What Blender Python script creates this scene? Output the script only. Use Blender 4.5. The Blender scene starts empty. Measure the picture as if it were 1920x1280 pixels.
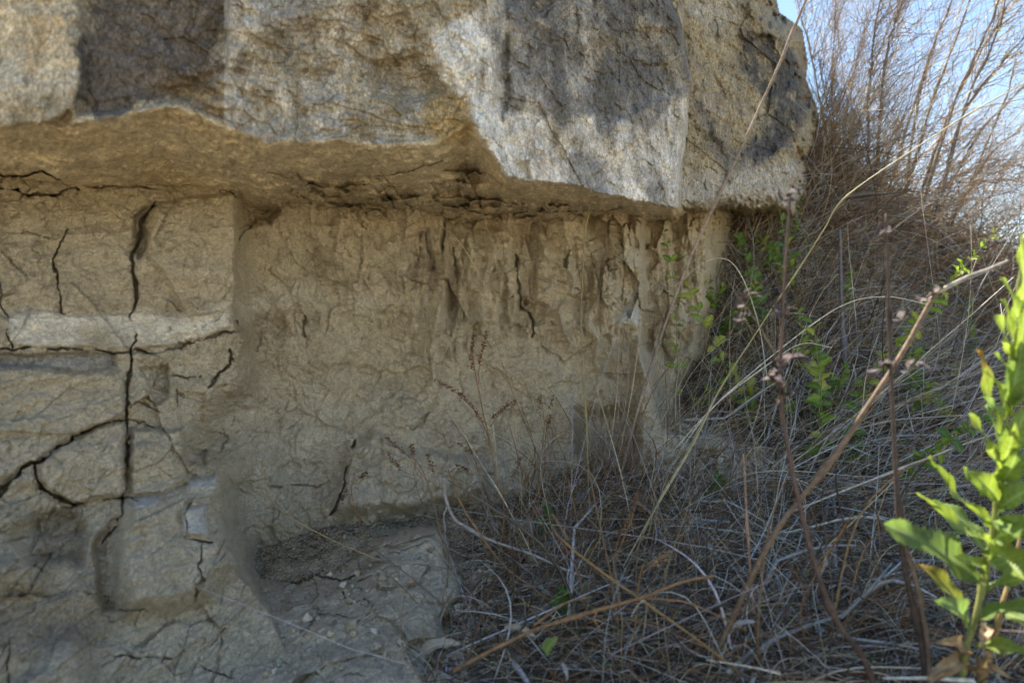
import bpy, math, random
import numpy as np
from mathutils import Vector, Matrix
R = math.radians
random.seed(7)
RNG = np.random.default_rng(11)
SC = bpy.context.scene
COL = SC.collection
# ------------------------------------------------------------------ camera, sky, sun, exposure
CZ = 0.62                       # eye height above the datum
FPX = 1387.0                    # focal length in pixels of a 1920 wide frame
cam = bpy.data.cameras.new('camera'); camo = bpy.data.objects.new('camera', cam); COL.objects.link(camo)
cam.sensor_width = 36.0; cam.lens = 36.0 * FPX / 1920.0
camo.location = (0, 0, CZ); camo.rotation_euler = (R(90), 0, 0)
cam.clip_start = 0.02; cam.clip_end = 2000
cam.dof.use_dof = True; cam.dof.focus_distance = 1.52; cam.dof.aperture_fstop = 3.4
SC.camera = camo
SUN_AZ, SUN_EL = -35.0, 59.0    # azimuth from +Y towards +X
w = bpy.data.worlds.new('World'); SC.world = w; w.use_nodes = True
nt = w.node_tree; bg = nt.nodes['Background']
sky = nt.nodes.new('ShaderNodeTexSky'); sky.sky_type = 'NISHITA'; sky.sun_disc = False
sky.sun_elevation = R(SUN_EL); sky.sun_rotation = R(SUN_AZ)
sky.air_density = 1.1; sky.dust_density = 0.1; sky.ozone_density = 0.7
nt.links.new(sky.outputs[0], bg.inputs[0]); bg.inputs[1].default_value = 0.08
sl = bpy.data.lights.new('sun', 'SUN'); so = bpy.data.objects.new('sun', sl); COL.objects.link(so)
sl.energy = 4.8; sl.angle = R(0.53); sl.color = (1.0, 0.94, 0.84)
SD = Vector((math.sin(R(SUN_AZ)) * math.cos(R(SUN_EL)), math.cos(R(SUN_AZ)) * math.cos(R(SUN_EL)), math.sin(R(SUN_EL))))
so.rotation_euler = (-SD).to_track_quat('-Z', 'Y').to_euler(); so.location = SD * 20
SC.view_settings.view_transform = 'Standard'; SC.view_settings.look = 'None'
SC.view_settings.exposure = 1.75; SC.view_settings.gamma = 1.0
# ------------------------------------------------------------------ noise and shape helpers
def h3(ix, iy, iz, s):
    n = (ix.astype(np.int64) * 374761393 + iy.astype(np.int64) * 668265263 + iz.astype(np.int64) * 2147483647 + s * 974634767) & 0xffffffff
    n = ((n ^ (n >> 13)) * 1274126177) & 0xffffffff
    n = ((n ^ (n >> 16)) * 2246822519) & 0xffffffff
    n = n ^ (n >> 15)
    return (n & 0xffffff) / float(0xffffff)
def noise3(x, y, z, s=0):
    fx, fy, fz = np.floor(x), np.floor(y), np.floor(z)
    ux, uy, uz = x - fx, y - fy, z - fz
    ux, uy, uz = [u * u * u * (u * (u * 6 - 15) + 10) for u in (ux, uy, uz)]
    ix, iy, iz = fx.astype(np.int64), fy.astype(np.int64), fz.astype(np.int64)
    def c(a, b, d): return h3(ix + a, iy + b, iz + d, s)
    x00 = c(0,0,0) * (1-ux) + c(1,0,0) * ux; x10 = c(0,1,0) * (1-ux) + c(1,1,0) * ux
    x01 = c(0,0,1) * (1-ux) + c(1,0,1) * ux; x11 = c(0,1,1) * (1-ux) + c(1,1,1) * ux
    return ((x00 * (1-uy) + x10 * uy) * (1-uz) + (x01 * (1-uy) + x11 * uy) * uz) * 2 - 1
def fbm(x, y, z, s=0, o=4, g=0.5):
    t = 0; a = 1.0; n = 0
    for k in range(o):
        t = t + a * noise3(x, y, z, s + k * 17); n += a; a *= g
        x, y, z = x * 2.03 + 7.1, y * 2.03 + 3.3, z * 2.03 + 1.7
    return t / n
def ridged(x, y, z, s=0, o=4):
    t = 0; a = 1.0; n = 0
    for k in range(o):
        t = t + a * (1 - np.abs(noise3(x, y, z, s + k * 17)) * 2); n += a; a *= 0.5
        x, y, z = x * 2.03 + 7.1, y * 2.03 + 3.3, z * 2.03 + 1.7
    return t / n
def facet(x, y, seed=0, tilt=0.9):
    """broken plates: every random cell is a tilted plane; also the distance to the cell's border"""
    fx, fy = np.floor(x), np.floor(y); b1 = np.full(x.shape, 1e9); b2 = b1.copy(); v = np.zeros(x.shape); zz = np.zeros(x.shape, np.int64)
    for dx in (-1, 0, 1):
        for dy in (-1, 0, 1):
            cx, cy = (fx + dx).astype(np.int64), (fy + dy).astype(np.int64)
            px = cx + h3(cx, cy, zz, seed); py = cy + h3(cx, cy, zz + 1, seed); d = np.hypot(x - px, y - py)
            o = h3(cx, cy, zz + 2, seed) * 2 - 1 + tilt * ((h3(cx, cy, zz + 3, seed) * 2 - 1) * (x - px) + (h3(cx, cy, zz + 4, seed) * 2 - 1) * (y - py))
            n = d < b1; b2 = np.where(n, b1, np.minimum(b2, d)); v = np.where(n, o, v); b1 = np.where(n, d, b1)
    return v, b2 - b1
def sstep(a, b, x):
    t = np.clip((x - a) / (b - a), 0, 1); return t * t * (3 - 2 * t)
def terrace(v, n, sharp=0.25):
    q = v * n; f = np.floor(q); r = q - f
    return (f + sstep(1 - sharp, 1.0, r)) / n
def rbf(pts, vals, q, power=1.0, smooth=0.0):
    pts = np.asarray(pts, float); vals = np.asarray(vals, float)
    d = np.sqrt(((pts[:, None] - pts[None]) ** 2).sum(-1)) ** power
    n = len(pts); A = np.zeros((n + 3, n + 3)); A[:n, :n] = d - smooth * np.eye(n)
    A[:n, n] = 1; A[:n, n+1:] = pts; A[n, :n] = 1; A[n+1:, :n] = pts.T
    c = np.linalg.solve(A, np.concatenate([vals, np.zeros(3)]))
    out = np.zeros(len(q[0]))
    for k in range(n):
        out += c[k] * (np.sqrt((q[0] - pts[k, 0]) ** 2 + (q[1] - pts[k, 1]) ** 2) ** power)
    return out + c[n] + c[n+1] * q[0] + c[n+2] * q[1]
def polyline_dist(X, Y, pl, ws):
    """distance to a polyline divided by its (varying) half width"""
    best = np.full(X.shape, 1e9)
    for k in range(len(pl) - 1):
        (ax, ay), (bx, by) = pl[k], pl[k+1]; dx, dy = bx - ax, by - ay
        t = np.clip(((X - ax) * dx + (Y - ay) * dy) / (dx * dx + dy * dy + 1e-9), 0, 1)
        d = np.hypot(X - ax - t * dx, Y - ay - t * dy) / (ws[k] * (1 - t) + ws[k+1] * t)
        best = np.minimum(best, d)
    return best
def poly_sdf(X, Y, pg):
    best = np.full(X.shape, 1e9); ins = np.zeros(X.shape, bool); n = len(pg)
    for k in range(n):
        (ax, ay), (bx, by) = pg[k], pg[(k+1) % n]; dx, dy = bx - ax, by - ay
        t = np.clip(((X - ax) * dx + (Y - ay) * dy) / (dx * dx + dy * dy + 1e-9), 0, 1)
        best = np.minimum(best, np.hypot(X - ax - t * dx, Y - ay - t * dy))
        c = ((ay > Y) != (by > Y)) & (X < (bx - ax) * (Y - ay) / (by - ay + 1e-12) + ax)
        ins ^= c
    return np.where(ins, -best, best)
def box_of(X, Y, pts, m):
    p = np.asarray(pts, float)
    return (X > p[:, 0].min() - m) & (X < p[:, 0].max() + m) & (Y > p[:, 1].min() - m) & (Y < p[:, 1].max() + m)
def patch_mask(X, Y, pg, soft):
    m = np.zeros(X.shape); b = box_of(X, Y, pg, soft + 4)
    if b.any(): m[b] = sstep(soft, -soft, poly_sdf(X[b], Y[b], pg))
    return m
def crack_mask(X, Y, pl, w0, w1=None, wm=None, wn=None):
    n = len(pl); w1 = w0 if w1 is None else w1; wm = (w0 + w1) / 2 if wm is None else wm
    ws = [.56 * (w0 + (wm - w0) * (k / (n-1)) * 2) if k / (n-1) < .5 else .56 * (wm + (w1 - wm) * (k / (n-1) - .5) * 2) for k in range(n)]
    m = np.zeros(X.shape); b = box_of(X, Y, pl, max(w0, w1, wm) * 2 + 4)
    if b.any():
        d = polyline_dist(X[b], Y[b], pl, ws)
        if wn is not None: d = d / wn[b]
        m[b] = sstep(1.25, 0.35, d) * (1 if wn is None else (wn[b] * 1.1 - .1).clip(.12, 1)) + .05 * sstep(4.5, 0.6, d)
    return m
def P(px, py, d):
    return np.array([(px - 960) / FPX * d, d, (640 - py) / FPX * d + CZ])
# ------------------------------------------------------------------ object helpers
def mesh_from(name, V, F, cols=None, smooth=True, mat=None):
    """V (n,3), F list of (m,k) index arrays"""
    me = bpy.data.meshes.new(name)
    V = np.ascontiguousarray(V, dtype=np.float32)
    me.vertices.add(len(V)); me.vertices.foreach_set('co', V.ravel())
    loops = np.concatenate([f.ravel() for f in F]).astype(np.int32)
    counts = np.concatenate([np.full(len(f), f.shape[1], np.int32) for f in F])
    me.loops.add(len(loops)); me.loops.foreach_set('vertex_index', loops)
    me.polygons.add(len(counts))
    me.polygons.foreach_set('loop_start', np.concatenate([[0], np.cumsum(counts)[:-1]]).astype(np.int32))
    me.update(calc_edges=True)
    me.polygons.foreach_set('use_smooth', np.full(len(counts), smooth))
    if cols is not None:
        a = me.color_attributes.new('Col', 'FLOAT_COLOR', 'POINT')
        c = np.ones((len(V), 4), np.float32); c[:, :3] = np.clip(cols, 0.005, 0.95); a.data.foreach_set('color', c.ravel())
    if mat: me.materials.append(mat)
    me.validate(); return me
def link(name, me, parent=None, loc=None):
    o = bpy.data.objects.new(name, me); COL.objects.link(o)
    if parent is not None: o.parent = parent
    if loc is not None: o.location = loc
    return o
def tag(o, label=None, cat=None, group=None, kind=None):
    if label: o['label'] = label
    if cat: o['category'] = cat
    if group: o['group'] = group
    if kind: o['kind'] = kind
    return o
def thing(name, loc, label, cat, group=None):
    o = bpy.data.objects.new(name, None); COL.objects.link(o); o.location = Vector(loc); o.empty_display_size = 0.05
    return tag(o, label, cat, group)
class MB:
    """collects tubes, grids and leaves into one mesh"""
    def __init__(s): s.V = []; s.F = {}; s.C = []; s.n = 0
    def add(s, V, F, c):
        V = np.asarray(V, float); s.V.append(V)
        c = np.asarray(c, float); s.C.append(np.broadcast_to(c, (len(V), 3)) if c.ndim == 1 else c)
        for f in ([F] if isinstance(F, np.ndarray) else F):
            if len(f): s.F.setdefault(f.shape[1], []).append(f + s.n)
        s.n += len(V); return s
    def tubes(s, PT, RD, col, sides=3):
        """PT (N,K,3) centre lines, RD (N,K) radii, col (N,3) or (N,K,3)"""
        PT = np.asarray(PT, float); N, K, _ = PT.shape
        T = np.gradient(PT, axis=1); T /= np.linalg.norm(T, axis=2, keepdims=True) + 1e-9
        ref = np.where(np.abs(T[:, :1, 2:3]) > 0.9, np.array([1., 0, 0]), np.array([0., 0, 1.]))
        U = np.cross(T, np.broadcast_to(ref, T.shape)); U /= np.linalg.norm(U, axis=2, keepdims=True) + 1e-9
        W = np.cross(T, U)
        a = np.arange(sides) * 2 * np.pi / sides
        V = PT[:, :, None] + RD[:, :, None, None] * (np.cos(a)[None, None, :, None] * U[:, :, None] + np.sin(a)[None, None, :, None] * W[:, :, None])
        idx = np.arange(N * K * sides).reshape(N, K, sides)
        nx = np.roll(idx, -1, axis=2)
        q = np.stack([idx[:, :-1], nx[:, :-1], nx[:, 1:], idx[:, 1:]], -1).reshape(-1, 4)
        col = np.asarray(col, float)
        if col.ndim == 1: col = np.broadcast_to(col, (N, 3))
        if col.ndim == 2: col = np.broadcast_to(col[:, None], (N, K, 3))
        C = np.broadcast_to(col[:, :, None], (N, K, sides, 3)).reshape(-1, 3)
        F = [q]
        F.append(idx[:, -1].copy() if sides != 4 else idx[:, -1].copy())
        F.append(idx[:, 0, ::-1].copy())
        return s.add(V.reshape(-1, 3), F, C)
    def path(s, pts, r0, r1, col, sides=6, sub=6, wob=0.0, knots=0, seed=0):
        r0, r1 = r0 * .84, r1 * .84
        c = spline(pts, sub); K = len(c); t = np.linspace(0, 1, K)
        rg = np.random.default_rng(seed + 5)
        if wob: c = c + wob * np.stack([fbm(t * 9 + rg.random() * 50, t * 0 + k, t * 0, seed + k, 3) for k in range(3)], 1)
        r = r0 + (r1 - r0) * t
        r = r * (1 + 0.12 * fbm(t * 14, t * 0, t * 0 + 3, seed, 2))
        for k in range(knots):
            r = r * (1 + 0.7 * np.exp(-((t - (k + .6) / (knots + .3)) * K / 1.2) ** 2))
        cc = np.asarray(col, float)[None] * (1 + 0.25 * fbm(t * 20, t * 0, t * 0, seed + 9, 2))[:, None]
        return s.tubes(c[None], r[None], cc[None], sides)
    def build(s, name, mat, parent=None, loc=None, smooth=True, origin=None):
        V = np.concatenate(s.V)
        if origin is not None: V = V - np.asarray(origin)
        me = mesh_from(name, V, [np.concatenate(f) for f in s.F.values()], np.concatenate(s.C), smooth, mat)
        return link(name, me, parent, loc)
def spline(pts, sub=6):
    p = np.asarray(pts, float)
    if len(p) == 2: return p[0] + (p[1] - p[0]) * np.linspace(0, 1, sub + 1)[:, None]
    q = np.vstack([2 * p[0] - p[1], p, 2 * p[-1] - p[-2]]); out = []
    for k in range(1, len(q) - 2):
        for t in np.linspace(0, 1, sub, endpoint=False):
            a, b, c, d = q[k-1], q[k], q[k+1], q[k+2]
            out.append(0.5 * (2*b + (c-a)*t + (2*a-5*b+4*c-d)*t*t + (3*b-a-3*c+d)*t**3))
    out.append(p[-1]); return np.array(out)
# ------------------------------------------------------------------ materials
def new_mat(name):
    m = bpy.data.materials.new(name); m.use_nodes = True
    n = m.node_tree.nodes; l = m.node_tree.links
    return m, n, l, n['Principled BSDF']
def rock_mat(name, scales, bump, var=0.35, rough=0.95, speck=None, stretch=(1, 1, 1), grain=()):
    m, n, l, b = new_mat(name)
    at = n.new('ShaderNodeAttribute'); at.attribute_name = 'Col'
    tc = n.new('ShaderNodeTexCoord'); mp = n.new('ShaderNodeMapping'); mp.inputs['Scale'].default_value = stretch
    l.new(tc.outputs['Object'], mp.inputs[0])
    prev = None; colr = at.outputs['Color']
    for k, sc in enumerate(scales):
        nz = n.new('ShaderNodeTexNoise'); nz.inputs['Scale'].default_value = sc; nz.inputs['Detail'].default_value = 6; nz.inputs['Roughness'].default_value = 0.65
        l.new(mp.outputs[0], nz.inputs['Vector'])
        mr = n.new('ShaderNodeMapRange'); mr.inputs[1].default_value = 0.3; mr.inputs[2].default_value = 0.7
        mr.inputs[3].default_value = 1 - var; mr.inputs[4].default_value = 1 + var
        l.new(nz.outputs['Fac'], mr.inputs[0])
        mx = n.new('ShaderNodeMix'); mx.data_type = 'RGBA'; mx.blend_type = 'MULTIPLY'; mx.inputs[0].default_value = 1.0
        l.new(colr, mx.inputs[6]); l.new(mr.outputs[0], mx.inputs[7]); colr = mx.outputs[2]
        bp = n.new('ShaderNodeBump'); bp.inputs['Strength'].default_value = 1.0; bp.inputs['Distance'].default_value = bump[k]
        l.new(nz.outputs['Fac'], bp.inputs['Height'])
        if prev: l.new(prev, bp.inputs['Normal'])
        prev = bp.outputs[0]
    if speck:
        vo = n.new('ShaderNodeTexVoronoi'); vo.inputs['Scale'].default_value = speck[0]; l.new(mp.outputs[0], vo.inputs['Vector'])
        bp = n.new('ShaderNodeBump'); bp.inputs['Strength'].default_value = 1.0; bp.inputs['Distance'].default_value = speck[1]
        l.new(vo.outputs['Distance'], bp.inputs['Height']); l.new(prev, bp.inputs['Normal']); prev = bp.outputs[0]
    for gs, lo, hi in grain:
        nz = n.new('ShaderNodeTexNoise'); nz.inputs['Scale'].default_value = gs; nz.inputs['Detail'].default_value = 3; nz.inputs['Roughness'].default_value = 0.7
        l.new(mp.outputs[0], nz.inputs['Vector']); mr = n.new('ShaderNodeMapRange'); mr.inputs[1].default_value = 0.36; mr.inputs[2].default_value = 0.64
        mr.inputs[3].default_value = lo; mr.inputs[4].default_value = hi; l.new(nz.outputs['Fac'], mr.inputs[0])
        mx = n.new('ShaderNodeMix'); mx.data_type = 'RGBA'; mx.blend_type = 'MULTIPLY'; mx.inputs[0].default_value = 1.0
        l.new(colr, mx.inputs[6]); l.new(mr.outputs[0], mx.inputs[7]); colr = mx.outputs[2]
    l.new(colr, b.inputs['Base Color']); l.new(prev, b.inputs['Normal'])
    b.inputs['Roughness'].default_value = rough; b.inputs['Specular IOR Level'].default_value = 0.15
    return m
def plant_mat(name, trans, rough=0.6, var=0.25, scale=60, spec=0.3, vein=False):
    m, n, l, b = new_mat(name)
    at = n.new('ShaderNodeAttribute'); at.attribute_name = 'Col'
    tc = n.new('ShaderNodeTexCoord')
    nz = n.new('ShaderNodeTexNoise'); nz.inputs['Scale'].default_value = scale; nz.inputs['Detail'].default_value = 4
    l.new(tc.outputs['Object'], nz.inputs['Vector'])
    mr = n.new('ShaderNodeMapRange'); mr.inputs[1].default_value = 0.3; mr.inputs[2].default_value = 0.7
    mr.inputs[3].default_value = 1 - var; mr.inputs[4].default_value = 1 + var
    l.new(nz.outputs['Fac'], mr.inputs[0])
    mx = n.new('ShaderNodeMix'); mx.data_type = 'RGBA'; mx.blend_type = 'MULTIPLY'; mx.inputs[0].default_value = 1
    l.new(at.outputs['Color'], mx.inputs[6]); l.new(mr.outputs[0], mx.inputs[7])
    l.new(mx.outputs[2], b.inputs['Base Color']); b.inputs['Roughness'].default_value = rough
    b.inputs['Specular IOR Level'].default_value = spec
    bp = n.new('ShaderNodeBump'); bp.inputs['Strength'].default_value = 0.6; bp.inputs['Distance'].default_value = 0.001
    l.new(nz.outputs['Fac'], bp.inputs['Height']); l.new(bp.outputs[0], b.inputs['Normal'])
    if trans > 0:
        t = n.new('ShaderNodeBsdfTranslucent'); ms = n.new('ShaderNodeMixShader'); ms.inputs[0].default_value = trans
        hs = n.new('ShaderNodeHueSaturation'); hs.inputs['Saturation'].default_value = 1.1; hs.inputs['Value'].default_value = 1.25 if trans > .3 else 1.1
        l.new(mx.outputs[2], hs.inputs['Color']); l.new(hs.outputs[0], t.inputs['Color'])
        l.new(b.outputs[0], ms.inputs[1]); l.new(t.outputs[0], ms.inputs[2])
        l.new(ms.outputs[0], n['Material Output'].inputs['Surface'])
    return m
M_CLAY = rock_mat('clay', (38, 150, 480), (0.008, 0.003, 0.0016), 0.09, speck=(380, 0.0012), grain=((300, .86, 1.12), (90, .93, 1.06)))
M_ROCK = rock_mat('sandstone', (30, 130, 330), (0.012, 0.007, 0.003), 0.30, rough=0.85, stretch=(1.0, 1.0, 0.62), grain=((280, .68, 1.28), (90, .88, 1.1)))
M_OCHRE = rock_mat('soft_ochre_bed', (30, 140, 420), (0.008, 0.003, 0.0012), 0.14, grain=((240, .82, 1.14), (60, .86, 1.1)))
M_DIRT = rock_mat('dirt', (25, 160), (0.012, 0.004), 0.30, speck=(260, 0.003), grain=((200, .6, 1.35),))
M_STRAW = plant_mat('dry_straw', 0.18, 0.5, 0.25, 90, 0.4)
M_TWIG = plant_mat('dry_twig', 0.0, 0.7, 0.35, 160, 0.3)
M_LEAF = plant_mat('green_leaf', 0.5, 0.45, 0.22, 45, 0.4)
M_STEM = plant_mat('green_stem', 0.05, 0.5, 0.2, 80, 0.4)
# ------------------------------------------------------------------ surfaces of the bank
def axis(a0, a, b, b1, fine, coarse):
    return np.concatenate([np.arange(a0, a, coarse), np.arange(a, b, fine), np.arange(b, b1 + 1, coarse)])
def sheet(name, xs, ys, fdepth, mat, keep=None, skirt=None, tagargs=None, mat2=None):
    X, Y = np.meshgrid(xs, ys)
    D, C = fdepth(X, Y)[:2]
    V = np.stack([(X - 960) / FPX * D, D, (640 - Y) / FPX * D + CZ], -1)
    ny, nx = X.shape
    idx = np.arange(ny * nx).reshape(ny, nx)
    F = np.stack([idx[:-1, :-1], idx[1:, :-1], idx[1:, 1:], idx[:-1, 1:]], -1).reshape(-1, 4)
    V = V.reshape(-1, 3); C = C.reshape(-1, 3)
    if keep is not None:
        k = keep(X, Y).ravel(); F = F[k[F].all(1)]
    if skirt:                    # close the solid: run the border back into the hill
        e = np.concatenate([F[:, [0, 1]], F[:, [1, 2]], F[:, [2, 3]], F[:, [3, 0]]])
        key = np.sort(e, 1); kk = key[:, 0].astype(np.int64) * (ny * nx) + key[:, 1]
        u, inv, cnt = np.unique(kk, return_inverse=True, return_counts=True)
        be = e[cnt[inv] == 1]; bv = np.unique(be); mp = np.full(ny * nx, -1, np.int64); mp[bv] = np.arange(len(bv)) + ny * nx
        BV = V[bv].copy(); BV[:, 1] += skirt
        V = np.vstack([V, BV]); C = np.vstack([C, C[bv]])
        F2 = np.stack([be[:, 1], be[:, 0], mp[be[:, 0]], mp[be[:, 1]]], -1)
        F = np.vstack([F, F2])
    used = np.unique(F); re = np.full(len(V), -1, np.int64); re[used] = np.arange(len(used))
    me = mesh_from(name, V[used], [re[F]], C[used], True, mat)
    if mat2:
        me.materials.append(mat2[0]); k = mat2[1](X, Y).ravel(); k = np.concatenate([k, np.zeros(len(re) - len(k), bool)])
        me.polygons.foreach_set('material_index', k[F].all(1).astype(np.int32))
    o = link(name, me)
    if tagargs: tag(o, *tagargs)
    return o
def warp(X, Y, a=5.0, s=3):
    wx = X + a * fbm(X / 45, Y / 45, X * 0 + s, s, 3) + a * 0.5 * fbm(X / 9, Y / 9, X * 0 + s, s + 5, 2)
    wy = Y + a * fbm(X / 45, Y / 45, X * 0 + s + 9, s + 50, 3) + a * 0.5 * fbm(X / 9, Y / 9, X * 0 + s + 9, s + 55, 2)
    return wx, wy
def mixc(C, m, c, a=1.0):
    m = np.clip(m * a, 0, 1)[..., None]; return C * (1 - m) + np.asarray(c) * m

PILLAR = [(-500, 300), (445, 352), (441, 470), (438, 560), (440, 612), (455, 640), (440, 700), (392, 740), (346, 800), (352, 862), (408, 892), (420, 990), (445, 1075), (500, 1140), (545, 1230), (560, 1300), (600, 1700), (-500, 1700)]
PIL_D = [(-400,350,1.02), (0,350,1.15), (430,380,1.31), (0,640,1.07), (430,640,1.28), (230,640,1.18), (0,900,.99), (230,900,1.09), (400,950,1.2), (0,1280,.86), (300,1280,.97), (540,1280,1.05), (-400,1280,.7), (-400,700,.9), (300,1600,.8)]
NIC_D = [(380,400,1.42), (470,400,1.45), (480,700,1.43), (440,1000,1.36), (540,1000,1.44), (700,400,1.55), (700,700,1.56), (700,980,1.49), (1000,420,1.6), (1000,650,1.62), (1000,900,1.56), (1200,420,1.66), (1190,600,1.66), (1230,840,1.62), (1400,420,1.72), (1400,850,1.72), (700,200,1.5), (1200,200,1.62), (900,1200,1.6), (500,1200,1.5), (1400,1100,1.7)]
CRACKS = [  # polyline, half widths, depth
 ([(292,385),(266,418),(250,470),(252,520),(260,565),(258,580)], 3, 4, 5, .05), ([(258,580),(247,597),(256,640),(245,655)], 2, 2, 2, .03),
 ([(245,655),(242,700),(237,780),(238,812),(242,850),(234,900),(232,932)], 4, 4, 4.5, .05), ([(232,935),(222,985),(205,1000),(190,1018)], 3, 1, 2.5, .03),
 ([(128,432),(105,480),(108,540),(118,588)], 1.5, 2, 3.2, .035), ([(2,520),(6,580),(20,650)], 3, 1, 2, .03),
 ([(-60,648),(0,655),(60,649),(130,655),(220,659),(300,660),(360,646),(400,632),(420,621),(445,622)], 2, 4, 3, .04),
 ([(432,658),(424,690),(390,727)], 2, 2, 5, .04), ([(232,784),(180,796),(130,822),(65,870),(20,906),(-40,935)], 1.5, 10, 3.6, .06),
 ([(65,868),(72,900),(85,920),(110,935),(140,946),(180,938),(232,930)], 3.5, 2, 4.5, .05), ([(240,782),(290,800),(338,804)], 1.5, 1.5, 2, .02),
 ([(236,932),(258,937),(284,934)], 3, 1, 2, .025), ([(346,1004),(370,1012),(402,1010)], 2, 1.5, 3.2, .03), ([(348,1004),(350,965),(362,935)], 2, 1, 2, .02),
 ([(378,1015),(374,1060),(382,1080),(360,1112)], 1.5, 2, 1.6, .02), ([(222,1147),(250,1148),(280,1149)], 2, 1, 3, .025), ([(255,1150),(258,1175)], 1.5, .8, 1, .01),
 ([(190,1236),(250,1228),(300,1230),(355,1238),(395,1210),(410,1190),(425,1176)], 1, 1.2, 2.2, .02), ([(370,1240),(390,1250),(415,1262),(440,1275)], 1, 1, 2, .02),
 ([(-40,318),(0,325),(40,332),(75,319),(112,336)], 4, 2, 5, .06), ([(-40,344),(0,350),(40,362),(100,362),(150,355)], 4, 2, 4, .05), ([(160,348),(220,350),(292,351)], 4, 3, 6, .05), ([(360,346),(400,344),(425,352),(455,368)], 2, 2, 3.5, .04),
 ([(395,440),(370,470),(345,500)], 1, 1, 1.8, .015), ([(310,560),(325,575),(345,590)], 1, 1, 1.5, .01), ([(0,432),(60,440),(110,446)], 1.2, .8, 1.6, .012), ([(120,1090),(60,1060)], 2, 1, 2, .01), ([(8,1180),(14,1240),(20,1300)], 1.5, 1, 2, .015),
 ([(262,685),(300,685)], 2, 1, 2.5, .02), ([(318,698),(350,705),(382,706)], 2, 1, 2.6, .025), ([(335,728),(338,760)], 1.5, 1, 2.6, .02), ([(248,758),(285,762),(300,775)], 2, 1, 2, .02),
 # niche
 ([(560,570),(569,610),(576,660),(582,712)], 2, 1.5, 4, .035), ([(664,828),(655,870),(644,915),(622,965)], 4, 3, 6, .06), ([(845,430),(855,480),(858,520),(846,570),(842,632)], 2, 2, 3, .03),
 ([(968,470),(970,530),(976,572),(990,590),(1000,632)], 2, 2.5, 5, .05), ([(860,525),(880,522),(892,535)], 1.5, 1, 2, .015), ([(1110,522),(1130,510),(1165,504)], 1, 1, 2, .02), ([(1035,525),(1060,530),(1088,543)], 1, 1, 2, .02),
 ([(1140,430),(1143,480),(1142,505)], 2, 1, 2, .02), ([(1085,600),(1050,615),(1030,600)], 1, 1, 1.6, .012), ([(735,818),(770,805),(792,792),(800,775),(808,770)], 1, 2, 1.8, .018), ([(754,765),(770,758),(785,750)], 1, 1, 1.4, .01),
 ([(680,410),(686,440),(700,470)], 2, 1, 2, .02), ([(750,520),(780,530),(800,526)], 1, 1, 3, .02), ([(470,425),(455,440),(448,455)], 4, 2, 4, .04), ([(440,608),(452,618),(475,604)], 5, 1, 5, .05), ([(440,745),(438,800),(450,850)], 1.5, 1, 1.4, .01),
 ([(505,908),(560,912),(622,906)], 1, 1, 2.5, .02), ([(600,880),(640,858),(660,840)], 1, 1, 1.2, .01), ([(425,880),(440,912),(462,922)], 1, 1, 1.6, .012), ([(540,800),(590,772),(600,765)], 1, 1, 1, .008),
 ([(870,470),(890,455),(905,468)], 1, 1, 1.3, .012), ([(1150,415),(1140,436),(1132,446)], 3, 1, 2, .02), ([(1240,440),(1262,470)], 2, 1, 2, .02), ([(1290,410),(1283,450),(1290,500)], 2, 1, 2, .02),
]
rc = np.random.default_rng(4)
for k in range(30):             # hairline cracks scattered over the wall
    x0, y0 = rc.uniform(0, 1210), rc.uniform(400, 1260)
    a = rc.choice([rc.normal(1.57, .35), rc.normal(0.1, .5)]); L = rc.uniform(14, 60); pl = [(x0, y0)]
    for j in range(4):
        a += rc.normal(0, .45); pl.append((pl[-1][0] + math.cos(a) * L / 4, pl[-1][1] + math.sin(a) * L / 4))
    CRACKS.append((pl, .6, .6, rc.uniform(.9, 1.6), rc.uniform(.003, .008)))
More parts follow.
